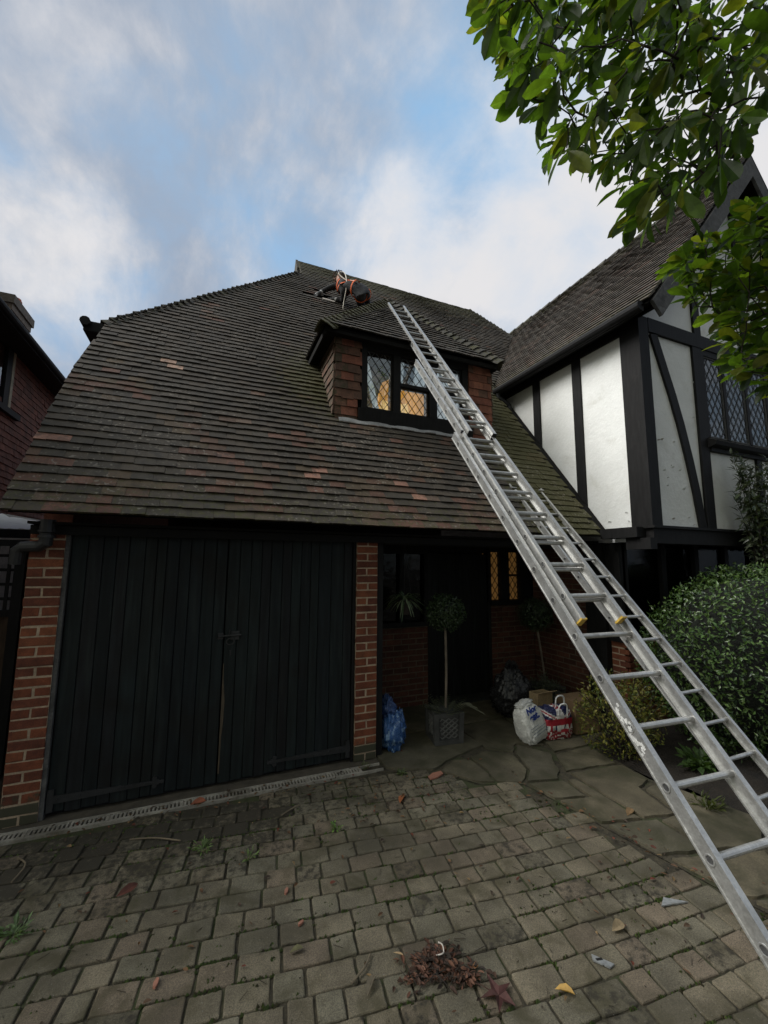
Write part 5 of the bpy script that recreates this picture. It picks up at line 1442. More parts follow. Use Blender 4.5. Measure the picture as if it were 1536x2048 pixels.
# flag-patterned bag
def flag(u, v):
    W_, RD_, BL = (.62, .60, .58, 0), (.34, .02, .035, 0), (.018, .022, .075, 0)
    if abs(u) < .10 or abs(v) < .14: return RD_
    if abs(u) < .17 or abs(v) < .24: return W_
    for s_ in (1, -1):
        d_ = abs(v - s_ * u * .8)
        if d_ < .07: return RD_
        if d_ < .20: return W_
    return BL
uj = thing('shopping_bag', 'red white and blue flag-pattern shopping bag with white handles beside the white sack', 'bag', (3.68, 3.72, 0))
def fcol(d_):
    u, v = d_.x, (d_.z + .12)
    if d_.z < -.15 and noise.noise(d_ * 9) > .12: return jit((.55, .53, .50), .1)
    if d_.z < -.2: return jit((.28, .02, .03), .3)
    return jit(flag(u * 1.0, (v - .35) * 1.4), .12)
b = MB(); blob(b, (3.66, 3.74, .165), (.19, .11, .18), 4.5, 56, .05, 3, 31, ZR(-6), colf=fcol, crease=.16)
b.build('bag_body', plastic('printed_plastic', (.3, .05, .05), .4, True, .1), uj, smooth=True)
b = MB()
for y_, x0, dz in ((3.62, 3.66, .0), (3.70, 3.70, .06)):
    b.tube(smooth([Vector((x0 - .055, y_, .27 + dz)), Vector((x0 - .05, y_ - .01, .37 + dz)), Vector((x0, y_ - .015, .395 + dz)), Vector((x0 + .06, y_ - .01, .37 + dz)), Vector((x0 + .07, y_, .25 + dz))]), .009, 6)
b.build('handle', surf('white_handle', (.75, .75, .75), rough=.5), uj, smooth=True)
CARD = surf('cardboard', (.20, .13, .07), rough=.9, var=.15, bump=.2, stain=(.10, .065, .035), stain_scale=4)
def carton(label, o, ex, ey, h, mat=CARD, open_=False):
    o, ex, ey = Vector(o), Vector(ex), Vector(ey); b = MB()
    t = .006
    exn, eyn = ex.normalized(), ey.normalized()
    b.obox(o, ex, eyn * t, Z_ * h); b.obox(o + ey - eyn * t, ex, eyn * t, Z_ * h); b.obox(o + eyn * t, exn * t, ey - eyn * 2 * t, Z_ * h); b.obox(o + ex - exn * t + eyn * t, exn * t, ey - eyn * 2 * t, Z_ * h); b.obox(o + exn * t + eyn * t, ex - exn * 2 * t, ey - eyn * 2 * t, Z_ * t)
    if not open_:
        b.obox(o + Z_ * (h + .001), ex, ey * .495, Z_ * .005); b.obox(o + Z_ * (h + .001) + ey * .505, ex, ey * .495, Z_ * .005)
        b.obox(o + Z_ * (h + .0065) + ey * .46, ex, ey * .08, Z_ * .001)
    else:
        b.obox(o + Z_ * h, ex, (-eyn * .08 + Z_ * .04), Z_ * .004 + eyn * .003)
    b.build('cardboard_box', mat, label=label, category='box')
carton('brown cardboard box on the flags half hidden by the shrub', (3.90, 3.66, .02), (.34, -.02, 0), (.02, .30, 0), .34)
carton('small tan carton standing behind the white sack', (3.58, 3.90, .02), (.22, .0, 0), (0, .14, 0), .40, surf('tan_card', (.30, .22, .12), rough=.9, bump=.2), True)

# ------------------------------------------------------------------ magnolia
WHORL_A = """3.06,0.81,5.20 1.99,0.93,4.97 3.28,1.12,5.65 1.63,1.83,6.30 1.99,1.91,5.76 3.26,1.32,5.74 1.53,1.08,4.48 2.66,1.17,5.92 2.21,1.66,5.18 2.17,1.27,4.65 3.36,1.25,6.32 3.44,0.98,6.09 1.92,1.44,4.60 3.22,1.07,5.73 2.10,1.10,4.41 1.19,1.20,4.68 1.83,1.90,6.37 1.99,1.08,4.06 1.63,1.01,3.78 3.12,0.78,5.47 3.35,1.00,5.62 2.75,0.89,5.15 2.30,1.91,4.94 2.44,1.53,4.48 2.07,1.21,4.60 2.33,1.09,3.96 1.89,1.07,3.68 2.19,0.78,4.82 2.45,1.04,5.40 2.97,1.41,5.56 1.38,1.18,3.88 2.06,0.92,4.01 3.03,1.43,5.16 1.83,1.15,4.58 3.10,1.46,5.61 2.02,1.17,4.15 2.44,1.51,5.18 2.98,0.88,5.60 2.49,0.85,4.50 1.90,1.44,4.77 2.46,1.49,4.90 2.36,1.58,4.18 3.15,1.46,4.73 2.38,1.67,4.95 1.84,1.83,5.24 2.16,1.15,3.96 2.47,0.76,4.86 2.88,1.14,5.94 3.15,1.18,6.10 3.35,0.87,5.35 2.16,1.38,5.33 1.46,0.98,4.52 2.95,0.82,5.07 2.13,1.44,5.79 1.92,1.02,4.71 2.79,1.14,5.65 1.36,1.67,5.38 2.56,1.50,5.10 2.00,1.84,6.10 1.73,1.25,4.63 2.34,1.09,4.42 1.86,1.77,6.21 1.34,1.43,4.89 1.27,1.38,4.49 1.26,1.34,4.34 2.66,1.47,6.31 2.28,0.83,4.58 3.27,1.47,4.99 2.73,0.66,4.93 1.53,1.01,4.02 2.22,0.66,4.16 2.45,1.33,4.29 2.16,1.75,4.73 1.42,1.31,4.89 1.18,1.32,4.85 1.82,0.89,4.16 2.35,1.52,5.07 2.85,1.45,4.74 1.48,1.00,4.41 1.63,1.71,5.10 1.97,1.59,5.89 1.75,0.84,4.61 2.38,1.09,4.80 1.41,1.02,3.90 2.76,1.00,5.36 2.58,0.83,4.90 2.42,1.57,4.68 2.55,1.59,6.34 1.43,1.31,4.20 2.36,1.54,5.76 1.78,0.97,4.82 3.63,0.99,5.52 2.27,1.07,4.86 1.60,1.21,5.12 3.43,1.39,5.12 1.33,1.07,4.56 2.50,1.14,5.01 3.94,1.09,5.68 1.70,0.90,3.76 1.96,0.92,3.93 3.32,1.31,5.07 1.39,1.33,4.35 2.14,0.75,4.21 2.10,1.40,4.41 1.59,1.60,5.19 1.07,1.30,4.43 1.00,1.19,4.47 1.55,1.52,4.45 1.85,0.98,3.96 2.72,1.31,4.78 3.66,0.88,5.87 2.19,1.08,4.48 3.32,1.00,6.09 1.62,1.12,5.02 2.18,1.34,4.51 1.88,1.07,4.91 2.09,1.10,5.21 3.58,0.97,5.66 2.02,1.30,4.75 1.34,1.54,5.01 1.74,1.95,5.58 2.63,0.63,4.87 1.39,1.71,5.51 1.94,1.38,4.49 3.05,1.12,6.09 2.21,1.48,4.28 2.86,0.91,5.41 2.71,0.82,4.92 1.62,0.95,4.61 2.34,1.71,5.99 1.97,1.71,5.23 3.28,1.21,5.36 2.71,1.25,4.66 2.01,1.80,5.42 1.12,1.14,4.37 3.18,0.87,5.63 1.46,1.71,5.73 1.26,1.54,5.30 2.91,1.06,5.65 1.23,1.08,3.95 2.49,0.62,4.30 1.80,1.27,5.20 1.48,1.51,5.15 1.43,1.58,4.80 1.97,1.45,5.52 2.60,0.98,4.69 2.70,0.74,5.02 1.64,1.48,5.61 1.75,1.41,5.28 2.45,1.41,5.77 2.08,1.31,5.00 1.72,0.89,4.37 2.73,1.00,4.80 1.55,1.74,5.32 3.47,1.25,6.20 3.35,0.98,5.46 3.10,1.14,5.71 3.11,1.36,4.84 2.98,1.25,4.96 1.81,1.02,4.69 2.27,0.88,4.94 2.25,0.67,4.37 1.64,0.99,3.53 2.46,1.65,5.89 1.94,1.23,5.40 1.68,1.18,4.78 2.55,0.64,4.69 2.73,1.25,5.73 3.15,1.10,4.97 1.77,1.07,3.86 1.34,1.15,3.74 2.32,0.95,4.54 2.93,0.71,5.03 2.55,1.48,5.96 2.06,1.71,5.33 2.41,1.13,4.33 2.35,1.10,4.98 2.13,0.75,4.69 1.75,1.06,4.27 2.14,1.43,5.04 2.99,1.52,4.64 2.61,0.91,4.46 3.06,1.38,5.88 1.37,1.08,4.16 1.46,1.26,4.68 1.48,1.20,4.99 1.62,0.95,4.46 2.11,1.90,5.18 1.67,1.31,4.20 2.33,0.79,4.20 1.41,1.27,5.15 1.76,1.62,5.26 2.73,1.32,5.14 2.63,1.60,4.50 1.78,1.41,4.73 1.84,0.91,4.34 2.38,1.34,5.44 2.87,1.23,4.91 2.82,1.22,5.88 2.82,0.84,5.25 2.93,1.41,6.32 1.90,1.12,4.28 1.49,1.02,4.80 1.69,1.22,4.53 2.01,0.94,3.74 1.84,0.99,4.24 3.90,0.92,6.22 1.75,1.07,5.07 3.98,1.05,6.02 2.05,1.36,4.04 2.17,1.38,5.88 2.64,1.48,5.57 1.19,1.15,4.18 2.20,1.17,4.96 2.39,0.92,5.16 1.59,1.16,4.60 2.83,1.35,4.51 1.74,1.09,4.54 2.67,1.49,5.76 3.09,0.76,5.36 2.49,1.21,4.14 1.57,1.65,5.87 2.13,1.57,4.57 3.11,1.36,5.37 2.41,0.91,4.31 2.71,1.20,4.32 1.98,0.84,4.15 1.94,1.29,4.07 1.89,0.90,4.57 2.20,0.84,4.04 1.94,0.77,4.01 1.90,1.25,3.71 2.71,1.33,4.35 2.21,1.02,4.10 1.98,0.83,3.83 2.11,1.64,4.94 3.23,1.37,4.90 1.50,1.14,3.94 1.78,1.95,5.79 2.97,1.22,5.19 2.75,1.15,4.80 1.57,1.90,5.91 3.59,1.04,6.34 2.21,1.56,4.46 1.60,1.55,5.01 1.34,1.17,4.02 1.35,1.41,4.59 1.98,1.07,4.37 1.36,1.49,5.13 2.16,1.42,4.64 2.45,0.58,4.62 2.26,0.81,4.46 2.94,1.29,5.80 1.62,1.42,4.21 2.10,0.90,4.79 1.52,1.39,4.66 2.67,1.65,4.96 2.10,1.14,4.92 2.55,1.23,4.57 2.40,1.19,5.14 1.98,1.50,5.11 2.32,1.19,4.68 3.48,0.89,5.49 2.50,1.02,5.09 2.07,0.79,4.41 2.82,1.16,5.78 2.50,0.63,4.45 2.61,1.10,4.31 2.05,1.46,4.31 3.61,1.02,5.36 2.31,1.55,5.57 2.09,1.14,3.78 1.60,1.28,4.78 2.69,0.81,4.57 2.16,1.20,4.42 2.28,0.82,4.74 1.75,1.69,5.62 1.59,1.42,4.90 2.82,1.66,4.73 1.66,1.90,5.52 2.08,1.09,4.66 2.41,1.41,4.45 2.12,1.81,5.75 2.63,1.71,5.12 3.81,0.92,5.71 1.67,1.34,5.24 1.48,1.33,4.78 1.71,1.93,6.43 1.95,1.23,5.10 2.27,1.20,5.49 2.36,1.35,4.54 1.23,1.20,4.50 2.59,0.85,4.72 2.77,1.03,5.62 2.36,1.32,4.02 3.06,1.33,5.57 2.50,1.48,5.39 2.33,0.58,4.56 2.16,1.60,5.34 1.93,1.21,4.84 1.52,1.24,4.42 1.26,1.09,4.07 1.65,1.46,4.54 1.64,1.16,3.83 1.88,1.49,5.61 2.50,0.88,5.12 1.82,1.16,5.07 1.75,1.95,6.23 1.51,1.42,5.40 2.56,1.32,5.56 2.21,1.24,4.88 2.11,1.31,5.21 1.18,1.18,4.07 1.95,1.78,5.94 1.70,1.33,4.79 2.93,1.44,5.88 2.85,1.53,5.91 2.44,1.16,5.55 2.55,1.65,4.27 1.82,1.69,5.48 3.15,0.90,5.01 2.68,1.49,5.22 2.53,1.62,5.98 3.61,0.93,5.21 1.13,1.05,4.54 1.60,0.96,4.13 2.11,0.93,4.19 2.50,1.49,4.79 1.31,1.35,4.22 2.91,1.60,5.13 2.78,1.50,6.53 3.04,1.26,4.84 2.67,1.40,5.29 1.24,1.17,4.34 3.84,0.88,6.12 1.74,1.57,5.37 3.08,1.07,5.92 2.92,1.45,5.21 1.59,1.46,5.29 1.80,1.17,3.63 2.91,0.91,4.77 2.77,1.46,6.35 1.65,1.28,5.34 3.25,0.95,5.03 1.91,1.10,3.79 1.76,0.95,3.54 2.47,1.65,4.75 1.70,1.06,3.46 1.77,1.78,5.33 2.55,1.23,4.38 2.43,0.66,4.54 3.36,1.07,5.97 1.45,1.13,4.84 1.00,1.18,4.30 2.81,1.54,5.58 3.02,1.55,4.91 1.50,1.07,4.24 1.24,1.43,4.69 1.22,1.36,4.58 1.87,1.72,4.96 2.69,1.54,5.87 1.79,1.23,4.81 3.01,1.46,4.82 3.16,1.37,5.71 2.91,1.49,6.01 1.94,1.66,5.71 2.20,1.23,4.12 1.75,1.24,5.01 2.16,1.37,5.47 2.55,1.28,4.27 2.29,1.77,4.77 2.36,1.23,4.98 2.22,1.81,5.96 1.53,1.77,5.45 2.00,1.85,4.79 1.92,1.91,5.42 1.94,1.63,4.69 3.33,0.82,5.57 1.72,1.06,3.63 2.73,1.68,4.37 4.09,0.98,6.29 1.11,1.27,4.63 2.54,1.56,5.76 2.60,0.77,4.80 3.06,1.27,5.98 3.38,1.13,5.80 2.74,1.47,4.93 2.33,1.35,5.83 2.44,1.27,5.23 2.04,1.72,4.77 3.05,1.36,6.11 3.47,0.78,5.75 1.39,1.63,5.70 2.94,1.26,6.12 3.51,1.04,5.98 3.08,1.07,5.52 2.13,0.75,4.10 3.62,0.79,5.96 3.28,1.27,5.48 2.31,1.70,5.57"""
WHORL_B = """3.34,1.41,3.33 2.73,1.25,3.05 3.97,1.49,3.83 3.85,1.48,3.31 3.84,1.39,4.49 3.74,1.67,3.94 3.73,1.54,3.31 3.25,1.08,3.61 3.39,1.10,3.67 4.06,1.49,4.66 2.75,1.40,3.61 4.27,1.48,4.46 2.77,1.24,3.70 4.34,1.40,3.79 3.61,1.15,4.19 3.50,1.50,3.74 2.98,1.14,3.98 2.75,1.21,3.35 4.01,1.34,3.25 3.68,1.50,4.10 3.30,1.52,4.08 4.49,1.26,4.68 3.32,1.75,3.93 2.99,1.11,3.59 3.64,1.62,3.65 3.86,1.31,3.29 3.98,1.67,3.77 3.19,1.02,3.47 3.77,1.34,3.75 3.26,0.95,3.89 3.79,1.29,4.43 3.04,1.25,3.63 4.08,1.37,3.95 4.42,1.33,4.24 3.41,1.40,3.79 3.10,1.60,3.90 3.35,1.13,3.11 2.69,1.34,3.68 3.62,1.56,4.01 3.78,1.18,4.01 3.66,1.04,4.05 3.72,1.34,4.52 3.42,1.33,4.12 3.73,1.72,3.49 2.95,1.53,3.71 4.20,1.26,4.19 4.41,1.21,4.28 3.51,1.64,3.45 4.08,1.50,4.86 2.70,1.15,3.84 4.12,1.19,4.47 3.49,1.13,3.14 3.79,1.31,4.05 3.97,1.31,4.04 3.57,1.33,3.50 3.44,1.77,4.01 3.22,1.18,3.39 3.43,1.45,4.21 2.85,1.51,3.79 3.37,1.27,3.63 3.72,1.37,4.22 4.36,1.30,4.57 3.93,1.61,3.87 3.28,1.01,3.13 3.17,1.48,3.55 3.48,1.52,4.40 4.16,1.46,3.75 3.30,1.48,3.53 3.15,1.33,3.06 3.10,1.04,3.91 3.05,1.21,3.19 2.94,1.13,3.79 4.29,1.44,3.50 3.45,1.39,4.41 3.85,1.35,3.17 3.54,1.32,4.34 3.16,1.47,3.67 3.27,1.63,3.96 3.60,1.74,4.19 3.98,1.52,3.48 3.92,1.19,3.67 3.96,1.60,4.04 3.95,1.45,4.35 3.03,1.57,4.05 4.36,1.19,4.44 3.69,1.42,3.54 4.23,1.39,4.60 4.63,1.28,4.50 2.87,1.16,3.14 3.08,1.05,3.34 3.66,1.20,3.49 3.53,1.52,3.51 3.48,1.73,4.44 4.18,1.52,4.40 4.05,1.32,4.56 4.35,1.41,3.66 3.29,1.85,4.27 4.34,1.40,3.38 3.15,1.22,2.99 4.07,1.16,4.02 3.89,1.69,4.06 3.91,1.19,3.35 3.02,1.36,3.66 3.07,1.46,4.09 3.67,1.08,3.82 3.44,1.20,3.80 2.81,1.52,3.94 3.22,1.18,3.19 3.96,1.15,3.78 3.39,1.01,3.76 3.62,1.22,3.16 3.00,1.41,3.52 3.21,1.17,3.71 3.26,1.39,3.98 4.20,1.32,4.44 2.87,1.33,3.27 4.10,1.51,3.52 3.65,1.40,4.32 3.64,1.74,3.76 4.33,1.56,3.37 3.80,1.41,3.84 3.60,1.08,3.56 3.17,1.08,2.94 3.14,1.27,3.29 3.85,1.62,3.38 3.68,1.69,4.40 3.45,1.13,4.19 3.34,1.31,4.04 3.37,1.57,3.63 3.66,1.27,4.43 3.83,1.44,4.14 4.06,1.57,3.71 4.37,1.35,3.92 2.92,1.30,3.08 4.30,1.34,3.29 3.18,1.31,4.04 3.32,1.53,3.25 3.94,1.60,3.27 3.76,1.17,4.37 3.14,1.08,3.23 3.34,1.31,3.52 4.17,1.28,3.57 3.79,1.60,4.59 4.07,1.40,4.28 3.94,1.48,3.95 4.11,1.47,4.54 2.94,1.14,3.33 3.19,1.27,3.82 3.53,1.17,3.72 2.68,1.20,3.55 3.63,1.29,3.69 3.79,1.11,3.56 2.81,1.19,3.91 3.67,1.30,3.82 4.38,1.32,3.47 3.54,0.96,3.88 2.90,1.36,3.57 2.83,1.38,3.46 4.50,1.26,4.04 4.17,1.30,3.81 3.98,1.09,4.26 3.31,1.22,3.32 2.64,1.34,3.84 3.51,1.24,3.33 4.47,1.44,3.39 4.05,1.18,4.27 3.37,1.62,3.82 3.09,1.25,4.18 2.90,1.37,3.74 2.86,1.34,3.86 3.70,1.40,3.22 3.44,1.26,3.04 4.03,1.25,3.54 3.55,1.59,3.35 4.28,1.44,4.23 3.59,1.51,4.55 3.11,1.66,4.14 4.18,1.59,3.51 3.10,1.12,3.99 4.32,1.29,4.22 4.17,1.41,4.75 2.55,1.38,3.50 3.54,1.07,3.80 4.14,1.34,4.10 3.76,1.20,3.15 3.16,1.12,3.08 3.42,1.11,3.49 2.85,1.09,3.71 3.70,1.08,3.43 3.87,1.42,3.68 3.56,1.06,4.12 3.39,1.82,4.20 3.75,1.77,3.72 3.78,1.46,3.45 3.57,1.36,3.22 3.47,1.30,3.45 3.31,1.14,4.09 3.65,1.15,3.26 4.48,1.47,3.72 3.68,1.27,3.35 4.07,1.67,3.33 3.94,1.30,4.26 3.01,1.24,3.91 3.04,1.18,3.39 3.07,1.19,3.73 3.62,1.12,3.92 3.83,1.13,4.13 3.66,1.46,3.68 4.40,1.31,4.74 3.19,1.06,4.06 3.37,0.95,3.57 2.65,1.43,3.75 4.60,1.36,4.23 4.57,1.40,3.77 3.36,1.11,3.27 4.25,1.52,4.08 3.87,1.32,3.89 2.90,1.25,3.53 2.43,1.33,3.68 3.32,1.20,4.00 3.66,1.72,4.10 3.72,1.56,3.59 3.07,1.24,3.49 3.52,1.52,3.91 3.78,1.31,3.40 3.83,1.64,4.36 2.93,1.27,3.71 3.38,1.29,4.29 3.66,1.55,4.20 3.26,1.48,3.89 3.50,1.19,3.90 4.39,1.39,3.23 3.24,1.36,4.25 3.73,1.28,4.29 4.20,1.32,3.70 3.01,1.32,3.43 3.50,1.45,3.34 2.57,1.39,3.67 3.22,1.75,4.24 3.89,1.15,4.00 3.58,1.75,4.38 4.22,1.36,3.99 4.22,1.56,3.90 4.47,1.18,4.56 3.39,0.97,4.02 3.23,0.97,3.73 3.87,1.23,3.19 3.41,1.30,3.86 3.53,1.35,3.10 3.42,1.23,4.02 3.83,1.04,3.95 3.11,1.38,3.86 3.54,1.13,3.04 3.46,1.73,4.12 2.82,1.30,3.14 3.33,1.03,3.95 3.53,1.14,3.45 4.52,1.35,4.53 2.75,1.47,3.83 2.94,1.03,3.91 3.78,1.63,4.12 3.45,1.83,4.38 3.29,1.08,3.85 4.02,1.26,3.32 3.89,1.24,4.36 3.49,1.13,3.35 4.14,1.30,3.15 3.73,1.13,4.27 3.91,1.22,3.51 3.13,1.48,3.44"""

mag = thing('magnolia_tree', 'magnolia tree whose leafy branches hang into the top right', 'tree', (3.9, .75, 0))
root = Vector((3.75, .95, 2.3))
tb = MB(); tb.tube(smooth([Vector((3.9, .75, -.05)), Vector((3.86, .80, .9)), Vector((3.80, .88, 1.7)), root]), [.13 - .05 * k / 18 for k in range(19)], 12)
tb.build('trunk', BARK, mag, smooth=True)


def grow(start, targets, rad):
    nodes = [start]; par = [-1]
    order = sorted(targets, key=lambda p: (p - start).length)
    tips = []
    for p in order:
        best = min(range(len(nodes)), key=lambda i: (nodes[i] - p).length + .25 * (nodes[i] - start).length)
        q = nodes[best]; L_ = (p - q).length
        prev = best; n_ = max(2, int(L_ / .09))
        side = rdir() * L_ * .10
        for k in range(1, n_ + 1):
            t = k / n_; x = q.lerp(p, t) + side * math.sin(math.pi * t) + rdir() * .010 - Z_ * .03 * L_ * math.sin(math.pi * t)
            nodes.append(x); par.append(prev); prev = len(nodes) - 1
        tips.append(prev)
    cnt = [0] * len(nodes)
    for i in range(len(nodes) - 1, -1, -1):
        if cnt[i] == 0: cnt[i] = 1
        if par[i] >= 0: cnt[par[i]] += cnt[i]
    mbb = MB()
    for i in range(1, len(nodes)):
        r_ = lambda c: min(rad, .0020 + .0011 * c ** .5)
        mbb.tube([nodes[par[i]], nodes[i]], [r_(cnt[par[i]]) if par[i] > 0 else r_(cnt[i]), r_(cnt[i])], 6, cap=False)
    return mbb, [(nodes[t], (nodes[t] - nodes[par[t]]).normalized()) for t in tips]


def parse(s): return [Vector([float(q) for q in t.split(',')]) for t in s.split()]
MG = ((.042, .078, .014), (.056, .096, .016), (.032, .060, .012), (.075, .118, .020), (.024, .046, .011), (.040, .072, .013), (.10, .115, .02))
LFT = Vector((-.92, .39, 0))
for nm, src, bias, st, cols in (('branch', WHORL_A, LFT * .35 + Vector((0, 0, -.75)), Vector((3.75, .85, 4.7)), MG), ('branch', WHORL_B, LFT * .75 + Vector((0, -.2, -.30)), Vector((3.9, 1.2, 2.6)), MG)):
    T_ = parse(src)
    mbb, tips = grow(st, T_, .022)
    mbb.tube(smooth([root, (root + st) / 2 + Vector((.12, -.05, 0)), st]), .022, 8)
    mbb.build(nm, TWIGM, mag)
    lb = MB()
    for p, d0 in tips:
        n_ = random.randint(5, 7); a0 = rnd(0, 6.283)
        ax = (d0 * .5 + bias + rdir() * .3).normalized(); s_ = ax.orthogonal().normalized(); t2 = ax.cross(s_)
        for k in range(n_):
            a = a0 + k * 2.4; d_ = (ax * rnd(.5, 1.1) + (s_ * math.cos(a) + t2 * math.sin(a)) * rnd(.45, .9) + bias * .35).normalized()
            L_ = rnd(.07, .175); nrm = (Vector((0, 0, 1)) + rdir() * .8 - d_ * .2)
            q = p + ax * rnd(-.05, .02)
            lb.leaf(q + d_ * .018, d_, nrm, L_, L_ * rnd(.32, .43), 0, jit(random.choice(cols), .25), fold=rnd(.05, .22), droop=rnd(.02, .30), prof=((.22, .50), (.45, .86), (.66, 1.0), (.85, .70)))
    lb.build('leaves', LEAFM, mag)

# ------------------------------------------------------------------ weeds, litter and loose bits on the drive
def weed(label, p, n_, L_, w_, cols, spread=1.0, name='weed', cat='weed'):
    t = MB(); p = Vector(p)
    for i in range(n_):
        a = rnd(0, 6.283); r_ = rnd(0, .35) * L_ * spread
        d_ = Vector((math.cos(a) * spread, math.sin(a) * spread, rnd(.25, 1.1))).normalized()
        q = p + Vector((math.cos(a) * r_, math.sin(a) * r_, .002))
        for k in range(3):
            t.leaf(q + d_ * L_ * .3 * k, (d_ + rdir() * .6).normalized(), Z_ + rdir() * .3, L_ * rnd(.4, .7), w_ * rnd(.7, 1.2), 0, jit(random.choice(cols), .25), prof=((.5, 1.0),))
    t.build(name, LEAFS, label=label, category=cat)
GW = ((.10, .19, .04), (.13, .23, .05), (.08, .15, .03))
weed('bright green weed growing between the blocks below the garage doors', (.05, 3.25, 0), 24, .065, .011, ((.10, .16, .05), (.12, .18, .06)), 1.3)
weed('small pale weed in a joint right of the bright green weed', (.34, 3.05, 0), 12, .055, .010, ((.12, .17, .06), (.10, .15, .05)))
weed('pale weed at the left edge of the drive', (-.84, 2.93, 0), 30, .07, .014, ((.12, .18, .08), (.09, .14, .06)), 1.4)
weed('dark nettle clump under the ladders at the edge of the bed', (4.32, 2.62, .06), 46, .17, .06, ((.035, .065, .018), (.045, .08, .02)), .9, 'nettle', 'plant')
weed('spindly weed between the flags by the ladder feet', (3.74, 2.24, 0), 26, .13, .018, ((.07, .085, .02), (.06, .075, .02)), .7)
weed('thin grass tuft beside the drain by the right pier', (1.46, 3.90, 0), 22, .05, .008, ((.09, .11, .05),), 1.2, 'grass_tuft', 'grass')
weed('little green weed at the flag edge near the planter', (1.72, 3.66, 0), 22, .045, .016, ((.09, .12, .05),), 1.2)
weed('small weed right of the centre joints', (.95, 3.12, 0), 12, .05, .012, GW)


def dead(mb, p, L_, c, a=None, curl=.5):
    a = rnd(0, 6.283) if a is None else a
    d_ = Vector((math.cos(a), math.sin(a), rnd(-.05, .15)))
    mb.leaf(Vector(p) + Z_ * .008, d_, Z_ + rdir() * .5, L_, L_ * rnd(.35, .55), 0, c, fold=rnd(.1, .5), droop=rnd(-.1, .3) * curl)
DC = ((.10, .055, .03), (.14, .075, .035), (.07, .045, .03), (.18, .12, .06), (.05, .035, .025), (.13, .04, .025))
lt_ = MB()
for i in range(520):
    z = random.random()
    if z < .22: p = Vector((rnd(-1.0, 1.5), 3.80 + rnd(-.12, .12), .004))
    elif z < .40: p = Vector((random.gauss(1.55, .35), random.gauss(3.25, .22), .004))
    elif z < .62:
        y = rnd(.9, 3.1); p = Vector((path_edge(y) + random.gauss(-.02, .10), y, .004))
    else: p = Vector((rnd(-1.6, 2.8), rnd(1.4, 3.7), .004))
    dead(lt_, p, rnd(.012, .045), jit(random.choice(DC), .3))
for i in range(240):
    a = rnd(0, 6.283); p = Vector((rnd(-1.6, 2.9), rnd(1.4, 3.75), .006)); L_ = rnd(.01, .06)
    lt_.tube([p, p + Vector((math.cos(a), math.sin(a), rnd(0, .1))) * L_], .0013, 4, 0, jit((.05, .04, .028), .3))
for i in range(2600):
    p = Vector((rnd(-1.8, 3.6), rnd(1.35, 3.8), .004)); k_ = noise.noise(p * 1.7) + rnd(-.35, .35)
    if k_ < .05: continue
    s_ = rnd(.0015, .006); q_ = [p + Vector((rnd(-s_, s_), rnd(-s_, s_), rnd(0, s_))) for _ in range(4)]
    lt_.mesh(q_, [(0, 1, 2), (0, 2, 3), (0, 3, 1)], 0, jit(random.choice(((.03, .024, .016), (.05, .04, .025), (.02, .016, .012), (.16, .13, .09))), .3))
lt_.build('leaf_litter', DEADLEAF, kind='stuff')
pile = thing('leaf_pile', 'clump of rotted brown leaves and twigs on the blocks at the bottom of the drive', 'debris', (1.13, 1.93, 0))
b = MB()
for i in range(620):
    r_ = abs(random.gauss(0, .045)); a = rnd(0, 6.283); cx_, cy_ = random.choice(((1.10, 2.00), (1.05, 1.97), (1.14, 1.93), (1.20, 1.84), (1.17, 1.88), (1.00, 1.93), (1.12, 1.96))); p = Vector((cx_ + math.cos(a) * r_ * 1.15, cy_ + math.sin(a) * r_ * .8, .004 + max(0, .022 - r_ * .25) * random.random()))
    dead(b, p, rnd(.012, .05), jit(random.choice(((.055, .030, .020), (.095, .042, .026), (.028, .019, .013), (.13, .062, .038))), .3), None, 1)
b.build('rotted_leaves', DEADLEAF, pile)
b = MB()
for i in range(60):
    a = rnd(0, 6.283); p = Vector((1.13 + random.gauss(0, .08), 1.925 + random.gauss(0, .05), .02)); b.tube([p, p + Vector((math.cos(a), math.sin(a), rnd(-.1, .5))) * rnd(.03, .08)], .0016, 4)
b.build('twigs', TWIGM, pile)
b = MB(); b.tube(smooth([Vector((1.11, 1.97, .03)), Vector((1.135, 1.955, .04)), Vector((1.155, 1.965, .035)), Vector((1.16, 1.985, .05)), Vector((1.145, 2.0, .055))]), .0032, 6); b.build('pale_strip', surf('pale_husk', (.55, .5, .44), rough=.8), pile)
NAMED = [('yellow fallen leaf lying flat at the bottom right of the drive', (1.543, 1.641), .085, (.48, .30, .09), -.6), ('curled pale leaf near the upper triangular plate', (2.05, 1.752), .095, (.26, .20, .12), .1),
         ('tan leaf resting on the flags right of the drive', (3.05, 2.415), .13, (.22, .14, .07), .4), ('rust-orange leaf lying under the porch step flags', (1.503, 3.218), .14, (.34, .12, .05), .9),
         ('rust-red leaf on the drain below the garage doors', (-.05, 3.82), .12, (.32, .11, .06), .2), ('dark red leaf at the left of the drive', (-.40, 2.99), .12, (.10, .035, .025), .5),
         ('grey-brown leaf left of the rotted clump', (.745, 1.934), .10, (.13, .11, .08), .9), ('orange leaf beside the rotted clump', (1.245, 1.86), .05, (.50, .25, .12), .3),
         ('olive leaf lying on blocks in the lower centre', (.46, 2.27), .07, (.15, .14, .07), 0), ('pale tan leaf above the rotted clump at left', (.935, 2.08), .055, (.36, .25, .14), -.8)]
for lab, (x, y), L_, c, a in NAMED:
    b = MB(); dead(b, (x, y, .006), L_, (*c, 0), a); b.build('fallen_leaf', DEADLEAF, label=lab, category='leaf', group='fallen leaves on the drive')
mp = MB()   # star-shaped maple leaf
c0 = Vector((1.29, 1.715, .012)); ring = []
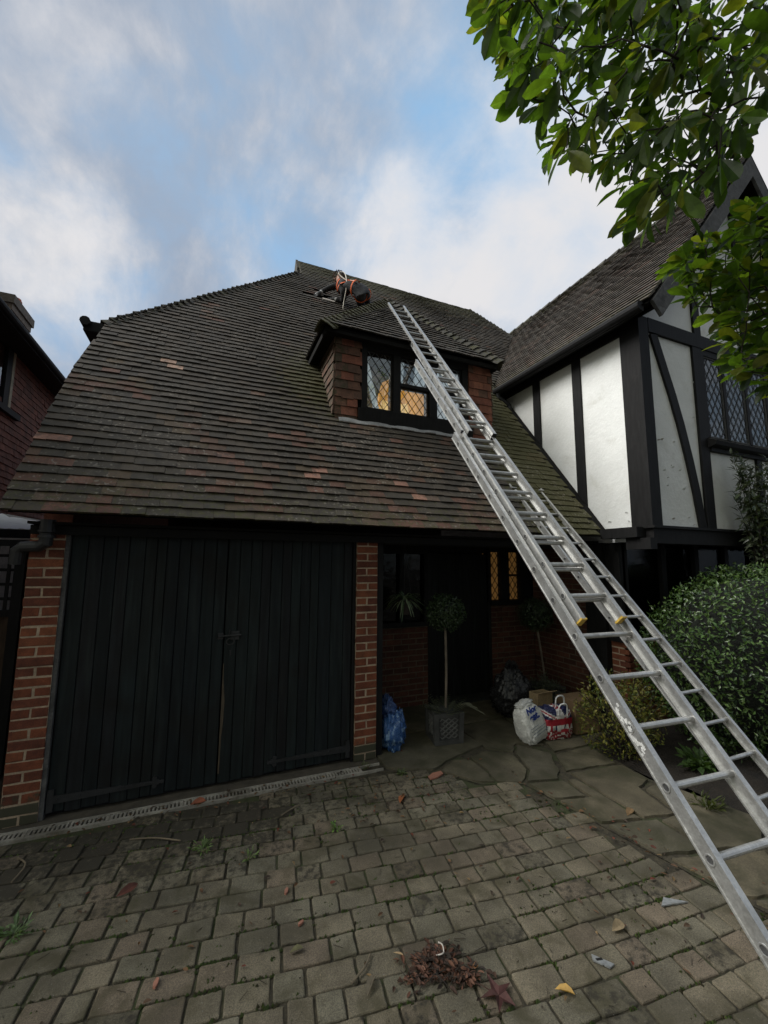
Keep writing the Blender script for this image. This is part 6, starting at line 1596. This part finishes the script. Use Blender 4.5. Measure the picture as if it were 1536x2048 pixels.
for k in range(10):
    a = k * .628 + .3; r_ = (.085 if k % 2 == 0 else .03) * rnd(.85, 1.15); ring.append(c0 + Vector((math.cos(a) * r_, math.sin(a) * r_, rnd(-.006, .03))))
for k in range(10): mp.face([c0, ring[k], ring[(k + 1) % 10]], 0, jit((.075, .03, .026), .2))
mp.tube([c0, c0 + Vector((-.05, .06, .01)), c0 + Vector((-.08, .1, 0))], .0025, 5, 0, (.06, .03, .02)); mp.build('fallen_leaf', DEADLEAF, label='dark maroon star-shaped leaf beside the rotted clump', category='leaf', group='fallen leaves on the drive')
SHARD = surf('pink_tile', (.30, .135, .09), rough=.9, var=.15, bump=.4)
for lab, (x, y), s_, a in (('large broken piece of pink tile at the edge of the flags', (1.985, 3.50), .085, .3), ('small sliver of pink tile left of centre on the drive', (.511, 2.671), .022, 1.1), ('tiny pink tile chip below the sliver', (.547, 2.425), .018, .5), ('thin pink tile chip at the lower left of the drive', (-.13, 2.36), .022, 1.3)):
    b = MB(); k = [Vector((x, y, 0)) + Vector((math.cos(a), math.sin(a), 0)) * u * s_ + Vector((-math.sin(a), math.cos(a), 0)) * v * s_ for u, v in ((-1, -.3), (-.2, -.5), (.9, -.35), (1.1, .2), (.1, .45), (-.8, .25))]
    b.prism([p + Z_ * .004 for p in k], (0, 0, .011)); b.build('tile_shard', SHARD, label=lab, category='tile', group='broken tile pieces')
PL = surf('galvanised_plate', (.27, .28, .28), rough=.6, metal=.4, var=.25, bump=.3, stain=(.2, .19, .16), stain_scale=18)
for lab, tri, hole in (('small triangular metal plate with a slot set in the blocks', [(1.845, 1.705), (1.905, 1.625), (1.87, 1.62), (1.825, 1.68)], (1.856, 1.672)), ('flat triangular metal plate further up the drive near the ladder', [(2.53, 1.80), (2.63, 1.725), (2.46, 1.765)], None)):
    b = MB(); b.prism([(x, y, .003) for x, y in tri], (0, 0, .007))
    if hole: b.obox((hole[0] - .016, hole[1] - .004, .0102), (.032, -.008, 0), (.002, .012, 0), (0, 0, .0006), 1)
    b.build('metal_plate', [PL, DARK], label=lab, category='plate')
for lab, P_ in (('long pale twig lying on the drive below the left garage door', [(-.415, 3.535, .01), (-.25, 3.475, .016), (-.09, 3.39, .01)]), ('curved twig near the left edge of the drive', [(-1.05, 3.60, .01), (-.98, 3.50, .014), (-1.0, 3.36, .01)]), ('short thick twig left of the rotted clump', [(.70, 2.02, .01), (.78, 2.06, .02), (.83, 2.12, .01)]),
                ('broken stick near the right end of the drain', [(.60, 3.42, .01), (.70, 3.47, .018), (.76, 3.50, .01)])):
    b = MB(); b.tube(smooth([Vector(p) for p in P_]), .005, 6); b.build('twig', surf('pale_twig', (.15, .12, .08), rough=.9), label=lab, category='twig')
